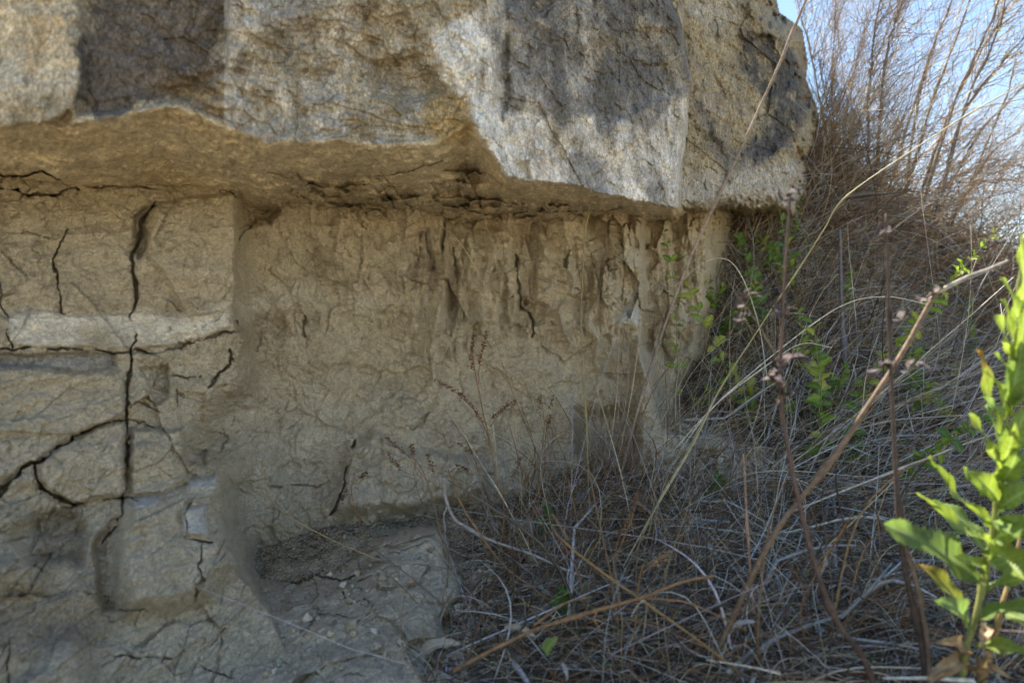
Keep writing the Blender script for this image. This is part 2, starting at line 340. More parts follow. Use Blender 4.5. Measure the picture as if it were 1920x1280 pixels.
PATCH = [  # polygon, depth change (towards the eye is negative), softness
 ([(278,384),(440,362),(441,575),(352,592),(332,560),(300,500),(274,480)], -.020, 5), ([(300,390),(362,384),(352,450),(320,470),(276,478)], -.008, 3), ([(392,430),(440,420),(440,560),(380,585),(345,560),(372,490)], -.008, 4),
 ([(252,405),(292,380),(277,470),(256,482)], .03, 4), ([(112,440),(248,430),(250,580),(120,585),(110,520)], -.008, 5), ([(-300,440),(104,440),(106,520),(116,586),(-300,590)], .004, 6),
 ([(15,592),(60,582),(140,590),(250,585),(330,592),(432,568),(430,612),(365,641),(250,655),(60,648),(20,640)], -.008, 4),
 ([(-300,664),(215,662),(218,690),(150,700),(60,684),(-300,690)], .022, 5), ([(-300,696),(60,690),(140,704),(232,700),(234,780),(130,815),(60,866),(0,898),(-300,980)], -.014, 6),
 ([(72,870),(130,828),(180,803),(235,792),(232,926),(180,934),(140,942),(92,918)], -.022, 5), ([(250,806),(342,806),(350,900),(300,920),(246,928),(248,860)], -.028, 6),
 ([(242,945),(340,912),(410,905),(424,980),(440,1062),(392,1110),(330,1138),(240,1146),(222,1060),(228,990)], -.070, 26), ([(62,968),(140,955),(165,1000),(150,1055),(60,1045),(20,1010)], .03, 16), ([(178,1015),(222,965),(216,1140),(196,1150),(182,1090)], .022, 9),
 ([(262,690),(312,688),(314,745),(290,760),(282,720)], .022, 4), ([(330,735),(385,740),(380,800),(340,800)], .012, 6), ([(345,838),(385,842),(385,870),(350,866)], .02, 6), ([(-100,1060),(80,1050),(90,1110),(-100,1130)], -.03, 16),
 ([(350,905),(405,890),(405,912),(360,920)], -.016, 5), ([(345,955),(385,945),(388,1005),(345,1000)], -.016, 6), ([(-200,1195),(140,1190),(180,1300),(-200,1300)], -.04, 30), ([(250,935),(300,930),(290,950),(255,952)], -.01, 4),
 ([(0,365),(150,360),(240,420),(130,430),(0,440)], .012, 10), ([(232,935),(420,1000),(440,1075),(440,1090),(230,1160)], 0, 5),
 ([(757,445),(800,432),(812,500),(780,520),(758,515)], .018, 5), ([(966,440),(1012,448),(1004,560),(978,585),(968,540)], .024, 4), ([(985,566),(1024,572),(1020,604),(1000,612)], .035, 4), ([(1062,552),(1118,560),(1132,616),(1084,602)], .014, 5),
 ([(846,440),(960,430),(962,560),(935,600),(900,612),(850,640),(858,520)], -.016, 6), ([(760,420),(835,430),(850,520),(840,640),(800,700),(765,600)], -.014, 14), ([(1020,440),(1200,415),(1206,640),(1190,700),(1090,640),(1010,560)], -.012, 12),
 ([(655,838),(700,815),(770,848),(900,862),(912,920),(860,940),(780,950),(640,962),(625,950),(644,900)], -.055, 14), ([(1082,772),(1186,764),(1196,850),(1082,850)], .05, 14), ([(1196,650),(1218,700),(1245,800),(1375,850),(1390,930),(1180,900),(1190,780)], -.10, 20),
 ([(450,372),(520,395),(505,415),(450,425)], .05, 8), ([(620,560),(690,556),(730,575),(680,600),(610,590)], -.008, 10), ([(640,600),(760,590),(790,690),(700,740),(640,700)], .010, 20), ([(850,575),(900,570),(900,640),(850,660)], .012, 8),
 ([(480,700),(560,715),(590,800),(520,880),(470,820)], .012, 25), ([(1040,660),(1100,650),(1120,700),(1050,710)], .012, 10),
]
def clay_depth(X, Y):
    xf, yf = X.ravel(), Y.ravel()
    dp = rbf([p[:2] for p in PIL_D], [p[2] for p in PIL_D], (xf, yf)).reshape(X.shape)
    dn = rbf([p[:2] for p in NIC_D], [p[2] for p in NIC_D], (xf, yf)).reshape(X.shape)
    wx, wy = warp(X, Y, 5.0)
    s = poly_sdf(wx, wy, PILLAR)
    lo_ = sstep(640, 740, Y) * (1 - .75 * sstep(860, 930, Y)); sw = .25 - .19 * lo_; s = s + lo_ * 14 * fbm(X / 40, Y / 40, X * 0, 341, 4)
    m = np.clip((48 + 60 * lo_ - s) / (48 + 60 * lo_), 0, 1); m = (m * m * (3 - 2 * m)) ** 2 * (1 - sw) + sw * sstep(6, -3, s)
    D = dn * (1 - m) + dp * m
    # right edge of the wall and the receding column beyond it
    e1 = np.interp(wy, [350,410,470,560,640,700,800,860,1100], [1214,1208,1204,1198,1202,1216,1244,1390,1420])
    D = D + .13 * sstep(-6, 10, wx - e1)
    e2 = np.interp(wy, [380,450,560,660,720], [1332,1326,1318,1296,1260])
    D = D + np.clip((wx - np.maximum(e2, e1 + 10)) * .006, 0, .8)
    D = D - .02 * sstep(60, 0, np.abs(wx - (e1 - 50))) * (wy < 700)
    x3 = (X - 960) / FPX * D; z3 = (640 - Y) / FPX * D
    nic = 1 - m
    # broad undulation, flakes and flutes
    D = D + .022 * fbm(x3 * 6, z3 * 6, D * 3, 1, 3) + nic * .024 * fbm(x3 * 17, z3 * 12, D * 5, 321, 3) - m * .014 * np.abs(fbm(x3 * 12, z3 * 12, D * 6, 323, 3))
    fl = fbm(x3 * 13, z3 * 8, D * 6, 21, 4)
    D = D + .018 * (terrace(fl, 4, .3) - fl) * (0.5 + .5 * nic) + .008 * fl
    flute = ridged(x3 * 26 + 1.5 * fbm(x3 * 6, z3 * 6, D, 8, 2), z3 * 5, D * 2, 41, 3)
    up = sstep(740, 560, Y) * nic
    zone = sstep(690, 800, X) * sstep(1230, 1190, X) * sstep(720, 600, Y) * nic
    gul = ridged(x3 * 15 + .9 * fbm(x3 * 7, z3 * 7, D, 331, 3), z3 * 3.2, D * 0, 333, 3)
    D = D - .008 * flute * up - .046 * gul * zone + .02 * zone * sstep(.2, .5, fbm(x3 * 9, z3 * 7, D * 0, 335, 3)) + .012 * nic * sstep(.1, .22, fbm(x3 * 8, z3 * 10, D * 0, 337, 4)) - .010 * nic * sstep(.1, .2, fbm(x3 * 10, z3 * 9, D * 0, 339, 4))
    ax = x3 + .010 * fbm(x3 * 16, z3 * 16, D * 0, 221, 4); az = z3 + .010 * fbm(x3 * 16, z3 * 16, D * 0 + 5, 223, 4)
    pat = sstep(-.2, .3, fbm(x3 * 6, z3 * 6, D * 3, 225, 3)); pat2 = sstep(-.1, .3, fbm(x3 * 11, z3 * 11, D * 3, 227, 3))
    v1, k1 = facet(ax * 9, az * 8, 231); v2, k2 = facet(ax * 30, az * 25, 233); v3, k3 = facet(ax * 85, az * 70, 235, 1.2); v4, k4 = facet(ax * 26, az * 9 + ax * 2, 237)
    D = D + v1 * (.005 * nic + .009 * m) + v2 * (.0045 + .002 * m * sstep(860, 960, Y)) * (.3 + pat) + v3 * .0020 * (.3 + pat2) + v4 * .016 * up * (.5 + sstep(700, 900, X)) * (.4 + pat) + facet(ax * 70, az * 11 + ax * 3, 239)[0] * .0065 * up * (.2 + pat2)
    D = D + .004 * sstep(.09, .02, k2) * pat2 * sstep(.25, .5, fbm(x3 * 8, z3 * 8, D * 2, 229, 2)) + .006 * sstep(.03, .01, k1) * m * sstep(.1, .4, fbm(x3 * 9, z3 * 9, D, 245, 2))
    bed = fbm(x3 * 5, z3 * 34 + 2 * fbm(x3 * 4, z3 * 4, D, 77, 2), D * 4, 61, 4)
    D = D - .012 * bed * m - .006 * (terrace(bed, 5, .2) - bed) * m
    slant = ridged(x3 * 14 + z3 * 22, z3 * 10 - x3 * 10, D * 3, 81, 3)
    D = D - .004 * slant * m * sstep(660, 720, Y)
    f2 = fbm(x3 * 24, z3 * 17, D * 10, 121, 4)
    D = D + .006 * (terrace(f2, 4, .18) - .55 * f2) * sstep(-.25, .25, fbm(x3 * 7, z3 * 7, D * 4, 127, 2))
    f3 = ridged(x3 * 40 + 3 * fbm(x3 * 12, z3 * 12, D, 131, 2), z3 * 22, D * 12, 133, 3)
    D = D + .003 * sstep(.55, .9, f3) * sstep(0, .4, fbm(x3 * 6, z3 * 8, D * 4, 137, 2))
    D = D + .006 * fbm(x3 * 60, z3 * 60, D * 40, 5, 3) + .0035 * fbm(x3 * 190, z3 * 190, D * 90, 6, 2)
    for pg, dd, sf in PATCH:
        if dd: D = D + dd * patch_mask(wx, wy, pg, sf)
    wx2, wy2 = warp(X, Y, 6.0, 13)
    wx2 = wx2 + 7 * fbm(X / 26, Y / 26, X * 0, 14, 2); wy2 = wy2 + 7 * fbm(X / 26, Y / 26, X * 0, 15, 2)
    wn = (1 + 2.0 * fbm(X / 34, Y / 34, X * 0, 16, 3)).clip(.22, 2)
    for pl, a, b, c, dd in CRACKS:
        D = D + .62 * dd * crack_mask(wx2, wy2, pl, a, b, c, wn)
    # colour of the beds and patches
    tan = np.array([.52, .435, .30]); C = np.broadcast_to(tan, X.shape + (3,)).copy()
    n1 = fbm(x3 * 4, z3 * 6, D * 2, 91, 4); n2 = fbm(x3 * 16, z3 * 16, D * 8, 95, 4)
    C = mixc(C, sstep(640, 900, Y + 130 * n1) * (.30 + .70 * nic), (.49, .43, .325))               # greyer towards the foot
    C = mixc(C, sstep(.05, .55, n1 + .4 * n2) * sstep(760, 560, Y), (.43, .34, .225), .6)     # brown bed
    C = mixc(C, sstep(.1, .6, n2) * nic, (.41, .325, .22), .4)
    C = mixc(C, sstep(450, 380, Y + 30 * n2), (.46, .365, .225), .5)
    band = patch_mask(wx, wy, PATCH[6][0], 12) * sstep(-.75, .05, n2 + .4 * n1); C = mixc(C, band, (.82, .74, .60), .9)
    C = mixc(C, patch_mask(wx, wy, [(445,520),(620,535),(720,560),(700,590),(560,565),(445,600)], 18) * sstep(-.3, .3, n2 + .2), (.66, .60, .47), .7)
    C = mixc(C, patch_mask(wx, wy, [(-100,664),(215,662),(215,690),(60,690),(-100,700)], 8), (.36, .35, .34), .7)
    for pg in (PATCH[18][0], PATCH[19][0], PATCH[21][0], [(1170,585),(1200,575),(1200,610),(1150,605)]): C = mixc(C, patch_mask(wx, wy, pg, 6), (.60, .58, .53), .8)
    C = mixc(C, patch_mask(wx, wy, [(235,1160),(420,1120),(520,1180),(540,1300),(150,1300)], 40), (.58, .49, .35), .6)
    C = mixc(C, patch_mask(wx, wy, [(-200,1090),(120,1060),(230,1150),(200,1300),(-200,1300)], 40) * sstep(-.4, .3, n2 + n1), (.36, .28, .185), .6)
    C = mixc(C, patch_mask(wx, wy, [(60,960),(150,950),(160,1060),(60,1060)], 16), (.30, .24, .17), .7)  # darker tone over the lower left hollow
    C = mixc(C, patch_mask(wx, wy, [(757,440),(812,430),(812,520),(757,520)], 8), (.50, .42, .32), .5)
    C = mixc(C, sstep(.25, .6, fbm(x3 * 9, z3 * 22, D * 5, 241, 4)), (.55, .49, .37), .5)
    C = mixc(C, sstep(.3, .6, fbm(x3 * 14, z3 * 6, D * 5, 243, 4)) * nic, (.44, .36, .26), .3)
    C = C * (1 + .10 * nic)[..., None]
    C = C * (1 + .14 * fbm(x3 * 40, z3 * 40, D * 20, 99, 3) + .05 * v2)[..., None]
    return D, C
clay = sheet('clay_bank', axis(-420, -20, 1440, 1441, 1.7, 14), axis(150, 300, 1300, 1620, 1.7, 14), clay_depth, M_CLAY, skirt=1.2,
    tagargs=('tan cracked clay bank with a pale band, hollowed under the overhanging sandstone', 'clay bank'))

E_PT = [(-500,250),(0,236),(60,225),(134,236),(200,224),(262,205),(312,190),(363,206),(430,235),(504,266),(560,262),(640,259),(700,265),(770,268),(821,262),(850,240),(876,222),(893,234),(900,250),(919,280),(946,328),(996,337),(1094,350),(1178,374),(1258,387),(1330,398),(1500,404),(1700,404)]
J_PT = [(-500,320),(0,340),(110,352),(290,352),(440,368),(470,392),(640,402),(800,410),(1000,414),(1200,410),(1330,404),(1500,412),(1700,412)]
DF_PT = [(-500,.80),(0,.90),(150,.92),(300,.95),(600,1.03),(820,1.09),(889,1.10),(940,1.17),(1094,1.27),(1258,1.42),(1300,1.46),(1700,1.8)]
DJ_PT = [(-500,1.05),(0,1.18),(430,1.35),(470,1.47),(700,1.58),(1000,1.62),(1200,1.68),(1330,1.70),(1700,1.95)]
ip = lambda x, p: np.interp(x, [a for a, b in p], [b for a, b in p])
def cap_depth(X, Y):
    wx, wy = warp(X, Y, 6.0, 23)
    e, j, df, dj = ip(wx, E_PT), ip(X, J_PT), ip(X, DF_PT), ip(X, DJ_PT)
    t = np.clip((wy - e) / np.maximum(j - e, 3), -9, 1.6)
    under = 1 / ((1 - np.clip(t, 0, 1.6)) / df + np.clip(t, 0, 1.6) / dj).clip(.3)
    D = np.where(t > 0, np.minimum(under, dj + .5), df + np.clip(e - wy, 0, 900) * .00012)
    tu = sstep(0, .08, t)                                             # 1 on the underside
    lo = sstep(.35, .75, t + .25 * fbm(X / 90, Y / 30, X * 0, 3, 3)) * sstep(420, 620, X)     # rough lower beds
    x3 = (X - 960) / FPX * D; z3 = (640 - Y) / FPX * D
    face = 1 - tu
    spall = patch_mask(wx, wy, [(300,170),(420,130),(520,60),(660,10),(760,30),(800,90),(850,170),(890,215),(840,270),(640,262),(504,270),(363,208)], 22)
    D = D + .020 * fbm(x3 * 6, z3 * 6, D * 4, 31, 3)
    sp = fbm(x3 * 9, z3 * 26, D * 9, 33, 4)
    D = D - .024 * (terrace(sp, 4, .35)) * (.25 * face + .8 * spall * face)
    D = D + .028 * spall * face
    grain = fbm(x3 * 30 + z3 * 12, z3 * 17, D * 20, 37, 4)
    rough_ = .35 + .65 * sstep(100, 420, X)
    D = D - rough_ * .008 * grain * face - rough_ * .005 * fbm(x3 * 85, z3 * 60, D * 60, 39, 3) * face - rough_ * .003 * fbm(x3 * 200, z3 * 140, D * 150, 49, 2) * face
    rough_ = .35 + .65 * sstep(100, 420, X)
    ax = x3 + .014 * fbm(x3 * 12, z3 * 12, D * 0, 251, 4); az = z3 + .014 * fbm(x3 * 12, z3 * 12, D * 0 + 5, 253, 4)
    v1, k1 = facet(ax * 6 + az, az * 5, 255); v2, k2 = facet(ax * 21 + az * 4, az * 17, 257); v3, k3 = facet(ax * 60, az * 50, 259, 1.2)
    pat = sstep(-.25, .25, fbm(x3 * 5, z3 * 5, D * 3, 261, 3))
    D = D + face * rough_ * (v1 * .004 + v2 * .004 * (.25 + pat) * sstep(1330, 1230, X) + v3 * .0028) + tu * (v2 * .010 * (.3 + 2 * lo) + v3 * .005 * (.3 + 2 * lo))
    # underside: smooth bed on the left, layered rough plates below
    pl = fbm(x3 * 6, D * 9, z3 * 8, 43, 5)
    XL, YL = X / 1387 * 1.4, wy / 1387 * 1.4                            # plates that break along the lower beds
    vl, kl = facet(XL * 14 + .3 * fbm(XL * 9, YL * 30, XL * 0, 46, 3), YL * 60 + 1.2 * fbm(XL * 7, YL * 20, XL * 0, 48, 3), 265)
    D = D + tu * (.022 * pl + .018 * (terrace(pl, 5, .3) - pl)) + lo * (.045 * vl + .055 * ridged(XL * 7, YL * 40, XL * 0, 47, 4) + .045 * fbm(XL * 30, YL * 80, XL * 0, 45, 4))
    for pg, dd, sf in ROCK_PATCH: D = D + dd * patch_mask(wx, wy, pg, sf) * face
    for q, a, b, c, dd in ROCK_CRACK: D = D + dd * crack_mask(wx, wy, q, a, b, c)
    # colour
    n1 = fbm(x3 * 7, z3 * 7, D * 4, 51, 4); n2 = fbm(x3 * 28, z3 * 20, D * 14, 53, 4); n3 = fbm(x3 * 24, z3 * 5, D * 10, 57, 4)
    C = np.broadcast_to(np.array([.46, .385, .265]), X.shape + (3,)).copy()
    C = mixc(C, sstep(-.1, .4, n1), (.48, .37, .225), .7)
    kx, ky = wx, wy; wx = wx + 70 * fbm(X / 80, Y / 80, X * 0, 301, 5); wy = wy + 70 * fbm(X / 70, Y / 70, X * 0, 303, 4)
    left = patch_mask(wx, wy, [(-500,-700),(150,-700),(158,180),(140,215),(-500,220)], 12); C = mixc(C, left, (.68, .56, .38), .9); C = mixc(C, left * sstep(60, 0, np.abs(Y - 160 + 40 * n1)), (.68, .60, .46), .6); C = mixc(C, left * sstep(.0, .3, n3), (.50, .36, .19), .5)
    dark = patch_mask(wx, wy, [(160,-700),(430,-700),(425,120),(400,165),(350,185),(250,215),(150,215),(148,150),(165,60),(200,30)], 7)
    C = mixc(C, dark * sstep(-.9, -.1, n2 + .5 * n1 + .25), (.15, .125, .105), .88)
    mid = patch_mask(wx, wy, [(430,-700),(860,-700),(700,20),(560,100),(450,150),(425,120)], 24); C = mixc(C, mid * sstep(-.5, .3, n2), (.36, .335, .30), .6)
    C = mixc(C, sstep(.12, .45, n2 + .5 * n1) * mid, (.17, .155, .14), .6); C = mixc(C, sstep(.1, .4, -n2 + .4 * n3) * (mid + spall * .5), (.64, .585, .48), .65)
    C = mixc(C, spall * sstep(-.3, .4, n1 + .5 * n2), (.33, .235, .125), .7); C = mixc(C, spall * sstep(.05, .35, -n2), (.56, .49, .38), .6)
    wx, wy = kx, ky
    grey = patch_mask(wx, wy, [(905,140),(935,-20),(940,-700),(1300,-700),(1290,150),(1275,300),(1270,395),(940,335),(905,250)], 12)
    C = mixc(C, grey, (.44, .38, .285), .9)
    C = mixc(C, grey * sstep(-.05, .4, n1 + .6 * n2 + sstep(300, 0, Y) * .45 - .1), (.17, .155, .135), .88)
    pale = patch_mask(wx, wy, [(820,60),(900,40),(930,130),(935,230),(1000,330),(940,335),(895,240),(850,170)], 18)
    C = mixc(C, pale * sstep(-.6, .1, n2 + .35), (.88, .80, .67), .97)
    drip = sstep(120, 330, Y + 150 * n3 + 40 * n2 + sstep(1000, 950, X) * 80) * grey; C = mixc(C, drip * sstep(-.5, .1, n2 + .3), (.86, .79, .68), .95)
    C = mixc(C, face * sstep(.05, .4, n3 + .5 * n1 + .2 * n2) * (X > 420), (.78, .71, .60), .55); C = mixc(C, face * sstep(.15, .5, .6 * fbm(x3 * 18, z3 * 4, D * 8, 313, 4) - n1 * .6 + .2 * n2) * (X > 420) * (1 - .6 * spall), (.19, .18, .17), .65)
    C = mixc(C, grey * (1 - drip) * sstep(.15, .4, n2 + .3 * n1) , (.18, .165, .15), .5)
    gp_ = patch_mask(kx + 30 * fbm(X / 50, Y / 50, X * 0, 351, 4), ky + 30 * fbm(X / 50, Y / 50, X * 0, 353, 4), [(945,-60),(1270,-60),(1292,60),(1292,170),(1215,245),(1130,200),(1040,225),(985,190),(950,210),(938,120)], 9)
    C = mixc(C, gp_ * sstep(-.75, .2, n2), (.17, .16, .145), .72)
    C = mixc(C, patch_mask(kx + 25 * n3, ky, [(815,70),(850,40),(900,20),(925,60),(905,150),(940,240),(1000,320),(990,340),(945,332),(915,275),(893,228),(850,178),(825,150)], 9) * sstep(-.9, -.2, n2), (.90, .84, .74), .9)
    C = mixc(C, patch_mask(wx, wy, [(1030,220),(1090,230),(1100,300),(1060,320),(1000,310),(1000,260)], 14) * sstep(-.4, .2, n2), (.26, .235, .20), .7)
    C = mixc(C, patch_mask(wx, wy, [(-500,220),(134,240),(110,290),(60,300),(-500,300)], 10), (.46, .35, .185), .8)
    och = np.array([.66, .545, .355]); C = mixc(C, tu, och * 1.0, .95)
    C = mixc(C, tu * sstep(.0, .5, n1 + .4 * n2), (.60, .465, .275), .6)
    C = mixc(C, lo * sstep(-.3, .3, n2 + .3 * pl), (.46, .37, .25), .75); C = mixc(C, lo * sstep(.15, .4, -n2), (.45, .39, .29), .6)
    C = mixc(C, patch_mask(wx, wy, [(820,270),(790,225),(800,185),(850,172),(880,190),(895,240),(870,270)], 12), (.50, .36, .17), .9)
    rim = sstep(14, 0, np.abs(wy - e)) * face * sstep(130, 200, X) * (X < 700); C = mixc(C, rim, (.56, .48, .36), .3)
    C = C * (1 + .22 * fbm(x3 * 70, z3 * 50, D * 50, 59, 3) + .05 * v2)[..., None]
    return D, C
ROCK_PATCH = [([(150,-700),(430,-700),(425,130),(350,185),(250,212),(150,215),(155,130)], .022, 8), ([(-500,-700),(150,-700),(152,180),(120,235),(-500,235)], -.012, 10),
 ([(905,130),(932,-700),(1270,-700),(1280,150),(1270,400),(946,335),(900,250)], -.018, 7), ([(1085,90),(1180,60),(1290,50),(1285,160),(1120,240),(1080,130)], .014, 8), ([(948,60),(960,180),(945,230),(930,180),(935,100)], .022, 4),
 ([(965,305),(990,300),(995,335),(965,335)], .02, 5), ([(1000,-700),(1150,-700),(1150,60),(1090,90),(1000,40)], -.01, 20), ([(60,240),(130,215),(130,270),(60,300)], .03, 10), ([(700,120),(780,100),(830,170),(760,200),(700,180)], .03, 14), ([(560,140),(640,120),(650,180),(560,190)], .02, 12)]
ROCK_CRACK = [([(-40,318),(0,325),(40,332),(75,319),(112,336)], 4, 2, 5, .06), ([(700,330),(760,322),(830,300)], 1, 1, 3, .02), ([(620,392),(660,398),(700,392),(760,402)], 2, 2, 4, .04), ([(880,395),(930,400),(990,398)], 2, 2, 3, .04), ([(1050,395),(1120,398),(1170,392)], 2, 2, 3, .03)]
CAP_R = [(1252,-70),(1256,0),(1284,85),(1296,150),(1286,230),(1274,310),(1270,420),(1270,470),(-700,500),(-700,-500),(300,-260),(900,-110)]  # unseen upper edge shaped so sun clears it to the leafy plant
def cap1(X, Y):
    D, C = cap_depth(X, Y); wx, wy = warp(X, Y, 4, 63); s = poly_sdf(wx, wy, CAP_R)
    return D + np.clip(s + 8, 0, 8) ** 2 * .0003 + np.clip(s, 0, 60) * .010, C
sheet('sandstone_ledge', axis(-420, -20, 1310, 1311, 1.8, 14), axis(-560, -20, 450, 470, 1.8, 14), cap1, M_ROCK, skirt=1.5, keep=lambda X, Y: poly_sdf(X, Y, CAP_R) < 30,
    tagargs=('large brown and grey sandstone ledge jutting out over the clay hollow', 'rock'),
    mat2=(M_OCHRE, lambda X, Y: (lambda q: q[1] > ip(q[0], E_PT))(warp(X, Y, 6.0, 23))))
CAP2 = [(1150,-190),(1330,-170),(1400,-90),(1442,-12),(1452,30),(1494,60),(1504,118),(1500,150),(1522,205),(1526,268),(1500,300),(1510,345),(1494,402),(1150,410)]
def cap2(X, Y):
    D, C = cap_depth(X, Y); wx, wy = warp(X, Y, 13, 73); s = poly_sdf(wx + 7 * fbm(X / 30, Y / 24, X * 0, 311, 3), wy, CAP2) + 14
    D = D + .07 + np.clip(s + 24, 0, 24) ** 2 * .00010 + np.clip(s, 0, 60) * .03
    x3 = (X - 960) / FPX * D; z3 = (640 - Y) / FPX * D
    for pg, dd, sf in (([(1380,70),(1440,62),(1500,110),(1515,200),(1510,260),(1420,290),(1400,220),(1375,130)], .022, 6), ([(1290,90),(1340,180),(1370,260),(1360,290),(1280,210)], -.02, 10), ([(1440,60),(1500,110),(1495,140),(1450,100)], -.02, 5), ([(1420,-50),(1480,30),(1495,70),(1440,60),(1400,20)], -.03, 10)):
        D = D + dd * patch_mask(wx, wy, pg, sf)
    v5, k5 = facet(x3 * 10 + z3 * 3 + .1 * fbm(x3 * 9, z3 * 9, D, 271, 3), z3 * 8 - x3 * 2, 273); D = D + .007 * v5
    n1 = fbm(x3 * 9, z3 * 9, D * 5, 151, 4); n2 = fbm(x3 * 34, z3 * 30, D * 20, 153, 4)
    C = np.broadcast_to(np.array([.42, .345, .22]), X.shape + (3,)).copy()
    C = mixc(C, sstep(-.2, .4, n2), (.29, .245, .175), .6)
    C = mixc(C, patch_mask(wx, wy, [(1385,60),(1440,62),(1500,120),(1512,200),(1490,260),(1440,300),(1400,330),(1380,300),(1450,220),(1380,120)], 14) * sstep(-.55, .1, n2 + .4 * n1), (.085, .085, .09), .9)
    C = mixc(C, patch_mask(wx, wy, [(1290,170),(1330,200),(1380,310),(1370,340),(1330,290)], 14), (.13, .13, .135), .6)
    C = mixc(C, patch_mask(wx, wy, [(1300,-100),(1370,-100),(1380,40),(1330,60),(1290,20)], 16), (.50, .45, .36), .7)
    C = mixc(C, patch_mask(wx, wy, [(1310,170),(1335,185),(1350,220),(1335,225)], 6), (.46, .39, .29), .8)
    C = mixc(C, sstep(300, 345, Y + 40 * n1 + 15 * n2), (.52, .47, .39), .8)
    C = mixc(C, sstep(382, 396, Y + 8 * n2), (.42, .31, .16), .8)
    C = C * (1 + .18 * fbm(x3 * 80, z3 * 80, D * 60, 159, 3))[..., None]
    return D, C
sheet('sandstone_boulder', axis(1150, 1151, 1560, 1561, 1.8, 14), axis(-330, -20, 440, 446, 1.8, 14), cap2, M_ROCK, skirt=.9, keep=lambda X, Y: poly_sdf(X, Y, CAP2) < 12,
    tagargs=('dark lichen stained sandstone boulder ending the ledge beside the dry shrubs', 'rock'))
# clay mound in front of the hollow
MOUND = [(430,1075),(520,1072),(600,1058),(660,1028),(700,1004),(760,990),(806,984),(834,1000),(848,1050),(868,1085),(872,1120),(840,1160),(846,1200),(815,1240),(800,1300),(790,1500),(300,1500),(400,1120)]
MD = [(430,1075,1.29),(520,1072,1.36),(650,1030,1.38),(806,984,1.36),(834,1000,1.34),(860,1085,1.22),(700,1060,1.27),(560,1120,1.22),(700,1150,1.13),(808,1190,1.10),(620,1250,1.03),(770,1280,1.0),(450,1200,1.1),(880,1150,1.16),(850,1250,1.06),(500,1300,1.0),(600,1500,.82),(400,1400,.9)]
def mound_depth(X, Y):
    D = rbf([p[:2] for p in MD], [p[2] for p in MD], (X.ravel(), Y.ravel())).reshape(X.shape)
    wx, wy = warp(X, Y, 9, 83); s = poly_sdf(wx, wy, MOUND)
    x3 = (X - 960) / FPX * D; z3 = (640 - Y) / FPX * D
    D = D + np.clip(s + 26, 0, 26) ** 2 * .00012 + np.clip(s, 0, 60) * .012
    l = fbm(x3 * 14, D * 14, z3 * 8, 171, 4)
    ax = x3 + .012 * fbm(x3 * 14, z3 * 14, D * 0, 281, 4); ay = D + .012 * fbm(x3 * 14, z3 * 14, D * 0 + 5, 283, 4)
    v1, k1 = facet(ax * 12, ay * 11 + z3 * 5, 285); v2, k2 = facet(ax * 38, ay * 34 + z3 * 16, 287); v3, k3 = facet(ax * 95, ay * 80 + z3 * 40, 289)
    D = D + v1 * .014 + v2 * .005 * sstep(-.3, .3, fbm(x3 * 9, D * 9, z3 * 9, 291, 2)) + v3 * .002 + .022 * l
    D = D + .008 * fbm(x3 * 45, D * 45, z3 * 30, 173, 3) + .003 * fbm(x3 * 160, D * 160, z3 * 100, 175, 2)
    for pl, a, b, c, dd in (([(500,1085),(560,1092),(600,1080),(650,1085),(680,1075)], 2, 1, 4, .04), ([(700,1040),(760,1030),(800,1010)], 1, 1, 2, .02), ([(560,1180),(600,1150),(680,1160)], 1, 1, 2, .02), ([(500,1200),(510,1225),(530,1240)], 2, 1, 3, .03), ([(640,1110),(645,1130),(700,1128)], 2, 1, 2, .02)):
        D = D + dd * .5 * crack_mask(wx, wy, pl, a, b, c)
    n1 = fbm(x3 * 8, z3 * 8, D * 8, 181, 4)
    C = np.broadcast_to(np.array([.54, .46, .34]), X.shape + (3,)).copy()
    C = mixc(C, sstep(0, .5, n1), (.70, .62, .48), .7); C = mixc(C, sstep(.1, .5, -n1), (.34, .29, .21), .6)
    C = mixc(C, patch_mask(wx, wy, [(470,1070),(620,1060),(660,1085),(560,1100),(480,1095)], 14) * sstep(-.3, .3, n1), (.36, .30, .21), .5)
    return D, C
sheet('clay_mound', axis(300, 400, 900, 930, 1.8, 8), axis(940, 950, 1300, 1420, 1.8, 10), mound_depth, M_CLAY, keep=lambda X, Y: poly_sdf(X, Y, MOUND) < 50,
    tagargs=('low pale grey clay mound below the hollow at the edge of the dry litter', 'clay mound'))
